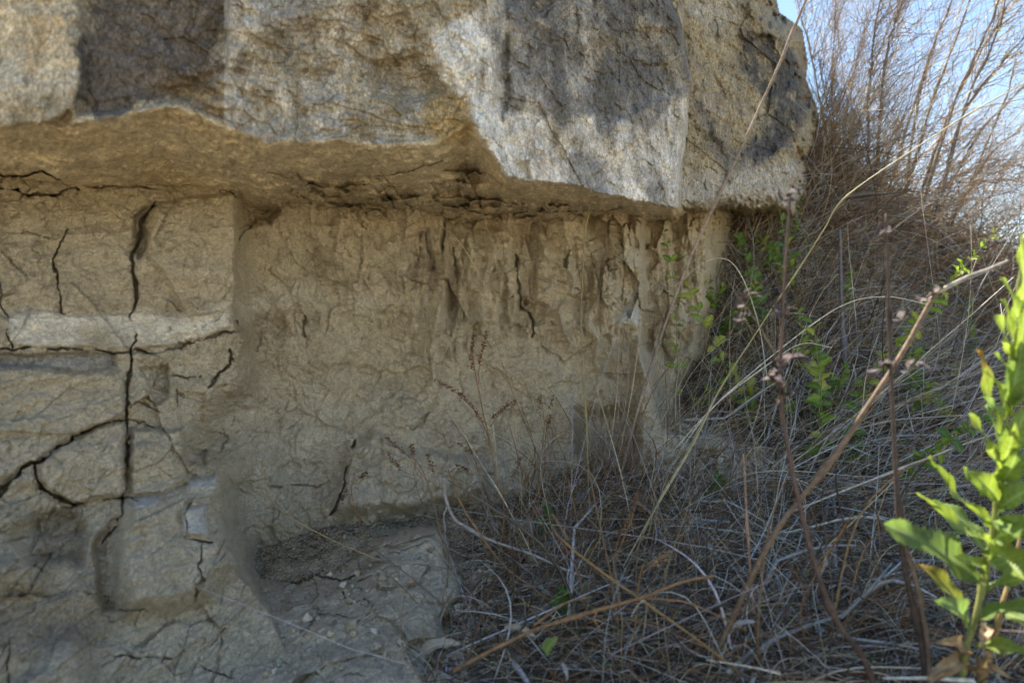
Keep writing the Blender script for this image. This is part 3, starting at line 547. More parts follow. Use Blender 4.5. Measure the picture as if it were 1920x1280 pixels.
# ------------------------------------------------------------------ ground
GP = [(440,1062,1.37),(640,972,1.50),(900,932,1.54),(1100,858,1.60),(1250,852,1.64),(860,1090,1.30),(790,1275,1.02),(1000,1100,1.25),(1000,1280,1.0),(1200,1000,1.4),(1300,1280,.98),(1400,1050,1.3),(1400,850,1.7),(1400,650,1.95),(1400,430,2.1),(1530,290,2.35),(1600,330,2.55),(1600,600,2.1),(1600,900,1.5),(1600,1280,.95),(1750,600,2.35),(1750,800,1.8),(1750,1000,1.35),(1700,360,2.8),(1800,430,3.0),(1920,490,3.2),(1920,700,2.2),(1920,900,1.6),(1900,1280,.9),(2200,600,3.2),(2200,1000,1.6),(700,1100,1.30),(600,1280,1.15)]
GW = [(0,2.6,1.3),(-1.5,2.6,1.5),(.5,2.7,1.25),(.86,2.75,.95),(1.6,4.0,.25),(2.6,4.6,-.1),(1.2,5,.5),(0,5,1.3),(-2,5,1.5),(-.4,1.75,-.36),(0,1.8,-.34),(.35,1.85,-.24),(-.65,1.4,-.42),(-1,1.2,-.48),(-.4,.72,-.455),(-.75,.66,-.455),(-.02,.85,-.475),(-1.2,.6,-.50),(0,.5,-.5),(.5,.3,-.46),(0,-1,-.58),(-1.5,-1,-.62),(1.5,-.6,-.52),(1.5,.8,-.36),(3.2,1.5,-.45),(3.5,3,-.2)]  # first points raise an unseen hill behind the ledge to shade the slope
gp = [tuple(P(*p)[:2]) + (P(*p)[2],) for p in GP] + [(a, b, c + CZ) for a, b, c in GW]
def ground_z(x, y):
    x = np.asarray(x, float); y = np.asarray(y, float); sh = x.shape
    z = rbf([p[:2] for p in gp], [p[2] for p in gp], (x.ravel(), y.ravel())).reshape(sh)
    r = np.hypot(x - .6, y - 1.8); far = sstep(2.6, 7.0, r)
    zf = -.25 + .45 * fbm(x / 9, y / 9, x * 0, 205, 3) - .012 * r.clip(0, 60)
    z = z.clip(-.6, 2.3) * (1 - far) + zf * far
    return z + .030 * fbm(x * 6, y * 6, x * 0, 201, 3) + .014 * fbm(x * 26, y * 26, x * 0, 203, 3)
gx = np.concatenate([-np.geomspace(1.2, 400, 46)[::-1], np.arange(-1.15, 2.4, .012), np.geomspace(2.42, 400, 46)])
gy = np.concatenate([-np.geomspace(.3, 400, 40)[::-1], np.arange(-.28, .4, .05), np.arange(.4, 3.6, .012), np.geomspace(3.62, 400, 46)])
X, Y = np.meshgrid(gx, gy); Z = ground_z(X, Y)
n1 = fbm(X * 3, Y * 3, X * 0, 211, 4); n2 = fbm(X * 18, Y * 18, X * 0, 213, 4)
C = np.broadcast_to(np.array([.25, .205, .145]), X.shape + (3,)).copy()
C = mixc(C, sstep(-.1, .4, n1 + .5 * n2), (.15, .115, .08), .8); C = mixc(C, sstep(.1, .5, n2), (.34, .30, .23), .6)
C = mixc(C, sstep(.5, -.6, Y) , (.42, .36, .25), .9)  # unseen ground behind the eye made paler to bounce light onto the bank
C = mixc(C, sstep(.25, -.05, X + .15 * n1) * sstep(.9, 1.15, Y) * sstep(-.8, -.6, X) * (Y < 1.8), (.44, .38, .27), .85)
HX, HY = P(1310, 845, 1.62)[:2]; hp_ = np.exp(-(((X - HX) / .17) ** 2 + ((Y - HY) / .13) ** 2)); Z = Z + .06 * hp_; C = mixc(C, sstep(.12, .4, hp_ + .2 * n2), (.64, .55, .41), .95)
idx = np.arange(X.size).reshape(X.shape)
F = np.stack([idx[:-1, :-1], idx[:-1, 1:], idx[1:, 1:], idx[1:, :-1]], -1).reshape(-1, 4)
g = link('ground', mesh_from('ground', np.stack([X, Y, Z], -1).reshape(-1, 3), [F], C.reshape(-1, 3), True, M_DIRT)); tag(g, kind='structure')
# fast lookups of the ground
gzx, gzy = gx, gy
def gz(x, y):
    x = np.atleast_1d(np.asarray(x, float)); y = np.atleast_1d(np.asarray(y, float))
    i = np.clip(np.searchsorted(gzx, x) - 1, 0, len(gzx) - 2); j = np.clip(np.searchsorted(gzy, y) - 1, 0, len(gzy) - 2)
    u = (x - gzx[i]) / (gzx[i+1] - gzx[i]); v = (y - gzy[j]) / (gzy[j+1] - gzy[j])
    return Z[j, i] * (1-u) * (1-v) + Z[j, i+1] * u * (1-v) + Z[j+1, i] * (1-u) * v + Z[j+1, i+1] * u * v
DS = np.linspace(.55, 4.2, 240)
def on_ground(px, py):
    """points of the ground seen in these directions from the path, and which exist"""
    px = np.atleast_1d(np.asarray(px, float)); py = np.atleast_1d(np.asarray(py, float))
    x = (px[:, None] - 960) / FPX * DS; z = (640 - py[:, None]) / FPX * DS + CZ
    below = z < gz(x.ravel(), np.broadcast_to(DS, x.shape).ravel()).reshape(x.shape)
    k = below.argmax(1); ok = below.any(1); d = DS[k]
    q = np.stack([(px - 960) / FPX * d, d, px * 0], -1); q[:, 2] = gz(q[:, 0], q[:, 1]); return q, ok

# ------------------------------------------------------------------ dry grass and litter (uncountable)
STRAW = np.array([.50,.41,.25]); GREY = np.array([.46,.44,.42]); BROWN = np.array([.24,.145,.075]); DARK = np.array([.10,.078,.062]); RUST = np.array([.30,.16,.07]); PALE = np.array([.62,.57,.46])
def pick_cols(n, table, rg):
    cs = np.array([c for c, w_ in table]); p = np.array([w_ for c, w_ in table], float); k = rg.choice(len(cs), n, p=p / p.sum())
    return cs[k] * rg.uniform(.6, 1.3, (n, 1)) * rg.uniform(.93, 1.07, (n, 3))
def in_poly(pg, n, rg):
    a = np.array(pg, float); out = []
    while sum(map(len, out)) < n:
        q = np.stack([rg.uniform(a[:,0].min(), a[:,0].max(), n), rg.uniform(a[:,1].min(), a[:,1].max(), n)], 1)
        out.append(q[poly_sdf(q[:,0], q[:,1], pg) < 0])
    return np.concatenate(out)[:n]
HEAP = [(1190,700),(1260,760),(1330,795),(1430,830),(1440,895),(1320,935),(1180,900),(1080,900),(1080,860),(1190,840)]
def straws(mb, pg, n, lmin, lmax, ang, spread, depth_spread, droop, rad, table, seed, lift=(0, .03), K=7, wob=.2, press=None):
    rg = np.random.default_rng(seed); q = in_poly(pg, n, rg); q = q[(poly_sdf(q[:,0], q[:,1], HEAP) > 0) | (rg.random(n) < .12)]; B, ok = on_ground(q[:,0], q[:,1]); B = B[ok]; n = len(B)
    a = np.radians(rg.normal(ang, spread, n)) + np.where(rg.random(n) < .25, np.pi, 0) * (press is not None)
    dy = rg.normal(0, depth_spread, n)
    dr = np.stack([np.cos(a), dy, np.sin(a)], 1)
    if press is not None: dr[:, 2] *= press; 
    dr /= np.linalg.norm(dr, axis=1, keepdims=True)
    L = lmin * (lmax / lmin) ** rg.random(n); t = np.linspace(0, 1, K)
    B[:, 2] += rg.uniform(lift[0], lift[1], n)
    side = rg.normal(0, 1, (n, 3)); side -= (side * dr).sum(1, keepdims=True) * dr; ph = rg.random((n, 1)) * 6
    PT = B[:, None] + dr[:, None] * (L[:, None] * t)[..., None]
    PT = PT + side[:, None] * (wob * L[:, None] * (np.sin(t * 3.4 + ph) - np.sin(ph)) * .5)[..., None]
    PT[..., 2] -= (droop * rg.uniform(.2, 1.6, n) * L)[:, None] * t ** 2.2
    kink = rg.integers(2, K - 1, n); kd = rg.normal(0, .6, (n, 3)) * (rg.random((n, 1)) < .5)
    for k in range(K): PT[:, k] += kd * (L * np.maximum(0, t[k] - t[kink]))[:, None]
    g0 = gz(PT[..., 0].ravel(), PT[..., 1].ravel()).reshape(n, K); PT[..., 2] = np.maximum(PT[..., 2], g0 + .0015)
    r = rad[0] * (rad[1] / rad[0]) ** (rg.random(n) ** 1.5 * 1.35); RD = r[:, None] * (1 - .65 * t ** 2)
    mb.tubes(PT, RD, pick_cols(n, table, rg), 3)
SLOPE = [(870,1090),(940,940),(1100,870),(1230,800),(1330,640),(1340,420),(1500,330),(1620,340),(1800,440),(1960,520),(1990,1320),(780,1320),(830,1180)]
LOWER = [(880,1080),(960,950),(1120,880),(1240,850),(1500,800),(1960,760),(1990,1320),(780,1320),(830,1180)]
UPPER = [(1230,840),(1320,640),(1340,420),(1500,310),(1620,340),(1800,440),(1960,520),(1960,860),(1500,880)]
mb = MB()
straws(mb, LOWER, 5200, .03, .20, 15, 60, .8, .05, (.0004, .0011), [(GREY,2.2),(STRAW,1.4),(BROWN,2.8),(DARK,3.4),(PALE,.8)], 301, (0, .012), press=.25)
straws(mb, UPPER, 1900, .04, .26, 30, 50, .7, .05, (.0005, .0012), [(GREY,1.6),(STRAW,1.4),(BROWN,2.8),(DARK,3.6),(PALE,.6)], 303, (0, .02), press=.4)
straws(mb, [(880,940),(1240,840),(1260,900),(980,1010),(860,1080)], 500, .02, .1, 0, 60, .8, .02, (.0004, .001), [(BROWN,3),(DARK,3),(GREY,1)], 307, (0, .006), press=.15)
straws(mb, [(480,1056),(640,985),(840,940),(840,975),(680,1000),(600,1050),(500,1066)], 260, .008, .05, 0, 60, .8, .02, (.0003, .0007), [(BROWN,3),(DARK,2),(GREY,2)], 309, (0, .003), press=.1)
tag(mb.build('straw_litter', M_TWIG), kind='stuff')
mb = MB()
straws(mb, UPPER, 1700, .08, .38, 62, 42, .45, .30, (.0005, .0012), [(STRAW,2.4),(GREY,2),(PALE,1.4),(BROWN,2),(DARK,1.2)], 311, (-.01, .01), K=9)
straws(mb, [(1200,870),(1260,790),(1420,800),(1500,900),(1300,960)], 260, .12, .40, 55, 28, .3, .35, (.0005, .0011), [(PALE,2),(GREY,3),(STRAW,2)], 313, (-.01, .01), K=10)
straws(mb, [(1420,800),(1900,640),(1960,860),(1960,960),(1500,1000)], 420, .15, .6, 30, 20, .35, .12, (.0006, .0014), [(GREY,3.4),(STRAW,2.4),(PALE,1.3),(BROWN,1)], 315, (0, .05), K=9)
straws(mb, LOWER, 1500, .05, .30, 65, 55, .5, .25, (.0004, .0010), [(STRAW,2),(GREY,2),(BROWN,2.5),(PALE,.7)], 317, (-.01, .01), K=9)
straws(mb, [(1100,875),(1240,830),(1330,800),(1330,860),(1120,930)], 300, .12, .46, 78, 24, .3, .18, (.0004, .0010), [(STRAW,2),(GREY,2.5),(BROWN,1)], 319, (-.01, .005), K=9)
straws(mb, [(1340,560),(1350,430),(1480,400),(1640,430),(1650,560),(1450,640)], 420, .08, .30, 85, 45, .4, .45, (.0006, .0013), [(STRAW,2),(GREY,3),(BROWN,1.4)], 321, (-.01, .02), K=9)
straws(mb, [(1150,890),(1260,810),(1420,770),(1420,900),(1260,940)], 520, .14, .58, 66, 38, .3, .16, (.0004, .0009), [(STRAW,2),(GREY,2.5),(BROWN,2.5),(DARK,1.2),(PALE,.8)], 325, (-.01, .005), K=9)
straws(mb, [(880,960),(1150,870),(1300,900),(1300,1100),(900,1120)], 420, .10, .34, 75, 38, .4, .15, (.0004, .0008), [(BROWN,3),(RUST,2),(GREY,2),(STRAW,1.5)], 327, (-.01, .005), K=9)
straws(mb, [(1340,640),(1350,430),(1500,400),(1560,640),(1450,760)], 520, .08, .34, 95, 55, .45, .3, (.0005, .0011), [(STRAW,2),(GREY,2),(BROWN,2.4),(DARK,1.5),(PALE,.8)], 329, (-.01, .02), K=9)
tag(mb.build('dry_grass', M_STRAW), kind='stuff')
mb = MB()
straws(mb, [(1490,420),(1500,270),(1560,240),(1680,330),(1830,430),(1960,500),(1960,640),(1700,560),(1560,520)], 1700, .06, .34, 62, 36, .5, .22, (.0007, .0016), [(RUST,2),(BROWN,3),(STRAW,1.6),(DARK,1.4),(GREY,1.3)], 323, (-.02, .04), K=7)
straws(mb, [(1500,420),(1510,290),(1580,250),(1680,330),(1830,430),(1960,500),(1960,560),(1700,470)], 300, .25, .85, 56, 20, .4, .30, (.0007, .0014), [(STRAW,3),(RUST,2),(PALE,1.5),(BROWN,2),(GREY,1)], 324, (-.02, .04), K=10)
straws(mb, [(1490,420),(1500,270),(1560,240),(1640,310),(1640,420)], 140, .25, .75, 66, 18, .4, .22, (.0006, .0013), [(STRAW,2),(RUST,3),(PALE,1),(BROWN,3),(GREY,1)], 326, (-.02, .04), K=10)
straws(mb, [(1470,470),(1500,330),(1560,300),(1640,400),(1600,480)], 420, .10, .42, 70, 40, .5, .5, (.0006, .0012), [(STRAW,2),(RUST,3),(PALE,1),(BROWN,2),(GREY,1)], 328, (-.02, .02), K=10)
tag(mb.build('dry_thatch', M_STRAW), kind='stuff')
mb = MB()
straws(mb, LOWER, 150, .08, .34, 10, 60, .8, .03, (.0016, .0036), [(GREY,4),(BROWN,1.5),(DARK,1.5)], 331, (.002, .02), press=.3, wob=.2)
straws(mb, UPPER, 90, .10, .40, 35, 40, .8, .03, (.0018, .004), [(GREY,3),(BROWN,1.5),(DARK,2.5)], 333, (.002, .02), press=.5, wob=.2)
straws(mb, LOWER, 260, .10, .36, 55, 50, .5, .12, (.0008, .0018), [(DARK,3),(BROWN,3),(GREY,1.5)], 335, (-.01, .01), K=10, wob=.35)
straws(mb, UPPER, 240, .12, .45, 60, 45, .5, .12, (.0009, .0020), [(DARK,3),(BROWN,3),(GREY,1.5)], 337, (-.01, .01), K=10, wob=.35)
tag(mb.build('fallen_twigs', M_TWIG), kind='stuff')
# small flat dead leaves and clods
def chips(name, pg, n, smin, smax, table, seed, mat, thick):
    rg = np.random.default_rng(seed); q = in_poly(pg, n, rg); B, ok = on_ground(q[:,0], q[:,1]); B = B[ok]; n = len(B)
    m = 8; mb = MB(); cols = pick_cols(n, table, rg)
    ico = np.array([(0,0,1),(.9,0,.3),(.3,.85,.3),(-.7,.5,.3),(-.7,-.5,.3),(.3,-.85,.3),(0,0,-.6)])
    fc = np.array([(0,1,2),(0,2,3),(0,3,4),(0,4,5),(0,5,1),(6,2,1),(6,3,2),(6,4,3),(6,5,4),(6,1,5)])
    for k in range(n):
        s = smin * (smax / smin) ** (rg.random() ** 2); v = ico * rg.uniform(.6, 1.3, (7, 3)) * s * np.array([1, rg.uniform(.4, 1), thick])
        e = Matrix.Rotation(rg.random() * 6.3, 3, 'Z') @ Matrix.Rotation(rg.normal(0, .5), 3, 'X') @ Matrix.Rotation(rg.normal(0, .5), 3, 'Y')
        mb.add(v @ np.array(e).T + B[k] + (0, 0, s * thick * .4), fc, cols[k])
    return tag(mb.build(name, mat, smooth=False), kind='stuff')
chips('leaf_litter', SLOPE, 1500, .003, .013, [(BROWN,3),(STRAW,1),(GREY,1.5),(DARK,2),(RUST,1)], 341, M_TWIG, .18)
chips('clay_crumbs', [(860,1080),(960,940),(1240,850),(1420,860),(1300,1000),(1000,1060),(860,1300),(800,1280)], 420, .003, .016, [(np.array([.42,.38,.30]),3),(np.array([.34,.29,.21]),2)], 343, M_CLAY, .7)
def crumbs_on(name, pg, n, smin, smax, fd, seed, table, mat):
    rg = np.random.default_rng(seed); q = in_poly(pg, n, rg); D = fd(q[:, :1], q[:, 1:])[0][:, 0]; mb = MB(); cols = pick_cols(n, table, rg)
    ico = np.array([(0,0,1),(.9,0,.3),(.3,.85,.3),(-.7,.5,.3),(-.7,-.5,.3),(.3,-.85,.3),(0,0,-.6)])
    fc = np.array([(0,1,2),(0,2,3),(0,3,4),(0,4,5),(0,5,1),(6,2,1),(6,3,2),(6,4,3),(6,5,4),(6,1,5)])
    for k in range(n):
        s = smin * (smax / smin) ** (rg.random() ** 2.2); v = ico * rg.uniform(.55, 1.35, (7, 3)) * s
        e = np.array(Matrix.Rotation(rg.random() * 6.3, 3, 'Z') @ Matrix.Rotation(rg.normal(0, .6), 3, 'X'))
        mb.add(v @ e.T + P(q[k, 0], q[k, 1], D[k]) + (0, 0, s * .3), fc, cols[k])
    return tag(mb.build(name, mat, smooth=False), kind='stuff')
PALECLAY = [(np.array([.60,.51,.38]), 3), (np.array([.50,.42,.29]), 2), (np.array([.68,.61,.48]), 1)]
crumbs_on('clay_crumbs', [(520,1120),(700,1040),(830,1010),(840,1080),(800,1180),(770,1290),(480,1290)], 240, .0015, .011, mound_depth, 351, PALECLAY, M_CLAY)
crumbs_on('soil_debris', [(470,1062),(620,1050),(680,1018),(690,1030),(640,1075),(560,1095),(470,1085)], 500, .001, .006, mound_depth, 353, [(BROWN,1),(np.array([.44,.37,.26]),3),(np.array([.36,.29,.19]),3)], M_DIRT)
chips('clay_crumbs', [(770,1290),(820,1180),(870,1080),(930,1060),(900,1180),(850,1290)], 800, .0015, .013, PALECLAY, 355, M_CLAY, .7)
chips('clay_crumbs', [(1190,880),(1250,800),(1420,840),(1420,890),(1250,910)], 300, .002, .012, PALECLAY, 361, M_CLAY, .7)
chips('clay_crumbs', [(1180,900),(1250,830),(1420,850),(1400,900),(1250,930)], 260, .003, .018, PALECLAY, 357, M_CLAY, .7)
chips('soil_debris', [(470,1056),(640,985),(900,930),(1100,860),(1110,880),(900,970),(690,1000),(600,1050)], 800, .0015, .009, [(BROWN,.8),(np.array([.36,.29,.19]),3),(np.array([.45,.39,.28]),2)], 359, M_DIRT, .6)
# ------------------------------------------------------------------ green plants
def leaf_arrays(base, tip, width, nrm, bend=.15, fold=.25, serr=.1, col=(.2,.34,.05), wav=.06, n=22, seed=0, prof=.45, tipcol=None):
    rg = np.random.default_rng(seed); base = np.asarray(base, float); tip = np.asarray(tip, float); ax = tip - base; L = np.linalg.norm(ax); ax = ax / L
    nrm = np.asarray(nrm, float); nrm = nrm - ax * (nrm @ ax); nrm /= np.linalg.norm(nrm); sd = np.cross(ax, nrm)
    t = np.linspace(0, 1, n); m = 9; u = np.linspace(-1, 1, m)
    pw = (t ** prof) * (1 - t) ** .75; pw = pw / pw.max(); pw = np.maximum(pw, .09 * (1 - t))
    saw = 1 + serr * (((t * n / 2.0) % 1.0) - .5) * 2
    W = width * .5 * pw * saw
    mid = base + ax * (L * t)[:, None] + nrm * (bend * L * np.sin(t * np.pi))[:, None]
    wv = wav * L * np.sin(t[:, None] * (9 + rg.random() * 5) + rg.random() * 6 + np.sign(u)[None] * 1.1) * np.abs(u)[None] ** 1.5 * .5
    V = mid[:, None] + sd * (u[None] * W[:, None])[..., None] + nrm * (fold * W[:, None] * np.abs(u)[None] + wv)[..., None]
    c = np.asarray(col, float) * rg.uniform(.85, 1.15)
    C = np.broadcast_to(c, (n, m, 3)).copy(); C = C * (1 + .13 * np.sin(t[:, None] * 52 - np.abs(u)[None] * 7) * (np.abs(u)[None] > .1) + rg.normal(0, .05, (n, m)))[..., None]; C[:, m//2] = c * 1.3 + .05
    if tipcol is not None: k = sstep(.55, 1.0, t)[:, None, None]; C = C * (1 - k) + np.asarray(tipcol) * k
    if seed % 3 == 1: V = V + nrm * (-bend * 1.6 * L * t ** 3)[:, None, None]
    idx = np.arange(n * m).reshape(n, m); F = np.stack([idx[:-1, :-1], idx[1:, :-1], idx[1:, 1:], idx[:-1, 1:]], -1).reshape(-1, 4)
    return V.reshape(-1, 3), F, C.reshape(-1, 3)
def add_leaf(root, org, name, *a, mat=None, label=None, **k):
    V, F, C = leaf_arrays(*a, **k); o = link(name, mesh_from(name, V - np.asarray(org), [F], C, True, mat or M_LEAF), root)
    if label: o['label'] = label
    return o
# the big sunlit plant at the right of the path
PD = .84
def Q(px, py, dd=0.0): return P(px, py, PD + dd)
pb = Q(1800, 1268); pb[2] = min(pb[2], gz(pb[0], pb[1])[0] + .0)
pb = np.array([pb[0], pb[1], gz(pb[0], pb[1])[0] - .01])
plant = thing('leafy_plant', pb, 'bright green sunlit plant with long toothed leaves on two upright stems', 'plant')
G1, G2, G3 = (.20,.28,.06), (.24,.31,.06), (.165,.24,.065)
mb = MB(); mb.path([pb, Q(1806,1240), Q(1828,1160), Q(1850,1060), Q(1866,960), Q(1874,860), Q(1888,760), Q(1902,640), Q(1914,520), Q(1922,440)], .0052, .0022, (.22,.23,.07), 10, 6, .0006, 5, 1)
mb.build('stem', M_STEM, plant, origin=pb)
mb = MB(); mb.path([pb + (.03,.03,0), Q(1846,1250,.03), Q(1862,1200,.03), Q(1880,1130,.03), Q(1900,1060,.04), Q(1925,960,.05)], .0048, .002, (.26,.18,.07), 10, 6, .0006, 3, 2)
mb.build('stem', M_STEM, plant, origin=pb)
LV = [ # base, tip, depth change of the tip, width px, normal, bend, colour
 ((1836,1088),(1652,980),-.05,62,(.25,-.8,.55),.05,G3), ((1800,1135),(1722,1052),.00,34,(.5,-.7,.3),.08,(.28,.30,.06)), ((1815,1170),(1757,1124),-.04,42,(.1,-.8,.5),.10,G3), ((1860,1018),(1722,922),-.02,34,(.3,-.5,.7),-.06,G2),
 ((1848,1038),(1760,930),.04,40,(.5,-.7,.4),.06,G3), ((1862,985),(1745,853),-.02,30,(.5,-.5,.6),-.07,G2), ((1876,930),(1815,775),-.01,32,(.8,-.5,.2),.08,G2), ((1876,950),(1826,884),-.03,42,(.4,-.8,.3),.06,G2),
 ((1880,812),(1838,655),-.01,40,(.6,-.8,.1),-.05,G2), ((1874,850),(1846,760),.03,26,(.7,-.6,.1),.05,G1), ((1884,800),(1850,742),-.03,30,(.7,-.7,.1),.05,G3), ((1890,780),(1872,590),-.02,40,(.8,-.6,0),.06,G2),
 ((1900,700),(1880,560),.0,34,(.5,-.8,0),.05,G2), ((1906,660),(1894,520),-.02,34,(.3,-.9,0),.06,G2), ((1912,600),(1912,440),-.02,30,(.2,-.9,0),.04,G2), ((1890,760),(1916,640),-.03,44,(-.3,-.9,.1),.06,G3),
 ((1880,860),(1930,760),-.04,46,(-.4,-.8,.3),.07,G1), ((1872,900),(1960,850),-.03,40,(-.1,-.6,.7),.08,G3), ((1868,960),(1960,905),-.05,44,(-.2,-.6,.7),.06,G3), ((1862,1010),(1970,985),-.06,56,(-.1,-.7,.6),.06,G1), ((1858,1025),(1925,1090),-.06,60,(-.2,-.9,.3),.05,G2),
 ((1850,1105),(1975,1085),-.05,34,(0,-.5,.8),.08,G3), ((1838,1160),(1975,1140),-.06,40,(0,-.5,.8),.10,G3), ((1828,1210),(1950,1232),-.05,34,(0,-.5,.8),.06,G2), ((1862,975),(1905,1010),-.06,40,(-.2,-.8,.4),.05,G1), ((1878,870),(1905,800),-.05,34,(-.3,-.9,.2),.05,G2),
 ((1896,720),(1925,560),-.04,38,(-.2,-.9,0),.05,G2), ((1885,1150),(1960,1185),-.03,34,(0,-.6,.7),.07,G1), ((1886,790),(1858,690),-.02,26,(.6,-.7,.1),.06,G2), ((1894,730),(1868,660),-.03,22,(.6,-.7,.1),.06,G1), ((1878,905),(1906,850),-.05,34,(-.3,-.8,.3),.05,G1), ((1870,935),(1795,880),-.03,26,(.4,-.6,.5),-.05,G1), ((1853,1080),(1790,1040),-.05,24,(.3,-.7,.5),.07,G2), ((1904,690),(1876,640),-.03,22,(.5,-.8,0),.05,G2), ((1888,760),(1950,700),-.03,32,(-.3,-.8,.2),.06,G1), ((1866,900),(1850,830),-.05,26,(.3,-.9,.1),.06,G2), ((1846,1060),(1850,1000),-.05,24,(.2,-.9,.2),.06,G2)]
for k, (b, t_, dd, wd, nr, bd, c) in enumerate(LV):
    add_leaf(plant, pb, 'leaf', Q(*b), Q(t_[0], t_[1], dd), wd * (1.12 if b[1] > 900 else .82) * PD / FPX, nr, bend=bd, col=c, seed=k, fold=.36, serr=.28, wav=.085, n=44, tipcol=(.34,.20,.06) if k in (1, 8) else None, label='yellowing leaf with a brown edge' if k == 1 else None)
for k, (b, t_, wd) in enumerate([((1800,1225),(1750,1205),26), ((1800,1245),(1762,1262),30), ((1815,1252),(1838,1212),24), ((1790,1255),(1738,1272),26), ((1830,1262),(1870,1248),24), ((1845,1170),(1838,1212),22)]):
    add_leaf(plant, pb, 'dead_leaf', Q(*b), Q(t_[0], t_[1], -.03), wd * PD / FPX, (random.uniform(-.5,.5), -.7, .6), bend=.25, col=(.30,.20,.10), seed=60 + k, fold=.5, serr=.1, wav=.16, mat=M_STRAW, label='dry curled brown leaf at the foot')
# small herbs with round leaves: one leaf mesh, copied
def unit_leaf(name, wd, col, seed):
    V, F, C = leaf_arrays((0,0,0), (0,1,0), wd, (0,0,1), bend=.10, fold=.3, serr=.08, col=col, wav=.12, n=10, seed=seed, prof=.6)
    return mesh_from(name, V, [F], C, True, M_LEAF)
SMALL = [unit_leaf('leaf', .62, (.15,.25,.045), 1), unit_leaf('leaf', .5, (.22,.31,.05), 2), unit_leaf('leaf', .75, (.12,.21,.05), 3), unit_leaf('leaf', .6, (.33,.36,.07), 4)]
def herb(name, pts, n, size, label, cat, group, kinds=(0, 1, 2), stemcol=(.2,.22,.09), r=.0013, seed=0, t0=.15, side=None):
    rg = np.random.default_rng(seed + 900); pts = [np.asarray(p) for p in pts]; b = pts[0].copy()
    root = thing(name, b, label, cat, group); mb = MB(); mb.path(pts, r, r * .45, stemcol, 6, 6, .003, 0, seed)
    mb.build('stem', M_STEM, root, origin=b); c = spline(pts, 12); K = len(c)
    for k in range(n):
        i = int((t0 + (1 - t0) * (k // 2 * 2 + rg.random() * .6) / max(n, 1)) * (K - 2)); tg = c[min(i+1, K-1)] - c[i]; tg /= np.linalg.norm(tg) + 1e-9
        o = link('leaf', SMALL[kinds[rg.integers(len(kinds))]], root, c[i] - b)
        out = Vector(np.cross(tg, (0.2, -1, .1)) * (1 if k % 2 else -1) + tg * .4 + rg.normal(0, .35, 3)).normalized()
        zz = Vector((rg.normal(0, .5), -.6 + rg.normal(0, .4), .7)).normalized(); xx = out.cross(zz).normalized(); zz = xx.cross(out)
        s = size * rg.uniform(.6, 1.25) * (1.1 - .5 * k / n)
        mt = Matrix((xx, out, zz)).transposed().to_4x4(); mt.translation = Vector(c[i] - b); o.matrix_local = mt @ Matrix.Scale(s, 4)
    return root
def hp(pts):
    """a stem given from the foot upward: the foot on the ground, later points at the foot's depth plus a shift"""
    g0, ok = on_ground([pts[0][0]], [pts[0][1]]); d0 = g0[0, 1]
    if not ok[0]: d0 = 1.6
    f = P(pts[0][0], pts[0][1], d0); f[2] = gz(f[0], f[1])[0] - .006
    return [f] + [P(p[0], p[1], d0 + (p[2] if len(p) > 2 else 0)) for p in pts[1:]]
HB = [([(1490,560),(1480,480,-.25),(1462,400,-.3),(1454,318,-.3)], 12, .024, 'thin upright herb with paired leaves in front of the boulder\'s lower edge', (0,1,2)),
 ([(1262,800),(1270,650,-.02),(1258,500,-.03),(1240,405,-.02)], 12, .022, 'slender green herb climbing the right edge of the clay hollow', (0,1)),
 ([(1400,760),(1360,690,-.1),(1310,590,-.14),(1285,520,-.14)], 10, .034, 'yellow green herb leaning left beside the clay column', (1,3)),
 ([(1545,900),(1540,760,-.05),(1535,680,-.05),(1520,590,-.05)], 18, .030, 'bushy pale green herb in the middle of the grassy slope', (1,3,0)),
 ([(1570,800),(1640,700,-.1),(1720,600,-.2),(1790,520,-.25),(1880,420,-.3)], 34, .026, 'long creeper with bright leaves leaning up to the right over the slope', (1,3,1)),
 ([(1640,930),(1740,850,-.1),(1820,800,-.2),(1900,740,-.2)], 22, .024, 'low green creeper running right across grey stalks toward the leafy plant', (0,1,2)),
 ([(1440,640),(1420,560,-.05),(1395,480,-.08),(1380,430,-.1)], 14, .026, 'small dull green herb under the boulder', (2,0)),
 ([(1620,880),(1600,800,-.05),(1612,720,-.05)], 12, .024, 'short dark green herb right of the bushy herb', (2,0)),
 ([(1345,935),(1350,905,-.02),(1352,890,-.03)], 8, .020, 'tiny green sprout in straw just right of the pale clay foot', (0,2)),
 ([(1130,1240),(1128,1275,-.02),(1135,1210,-.04)], 8, .018, 'tiny green sprout at the bottom edge among brown litter', (0,2)),
 ([(1020,1010),(1022,970,-.02),(1028,940,-.03)], 14, .016, 'small grey green sprig standing in front of the clay boulder lump', (2,)),
 ([(818,950),(818,900,-.05),(826,850,-.06)], 14, .014, 'small dull sprig in front of the clay lump, left of the lichen twig', (2,)),
 ([(1060,1160),(1052,1120,-.02),(1056,1100,-.03)], 10, .014, 'grey green sprig near the orange stem\'s end', (2,)),
 ([(1850,690),(1830,640,-.1),(1815,590,-.12),(1822,540,-.15)], 14, .018, 'little green herb left of the leafy plant\'s top', (0,1)),
 ([(1500,720),(1505,640,-.05),(1492,560,-.05)], 12, .028, 'herb with wilted yellow leaves behind the podded stalk', (3,1)),
 ([(1700,780),(1712,700,-.1),(1742,640,-.1)], 12, .020, 'olive herb between the dark stalk and the thick brown stalk', (0,2))]
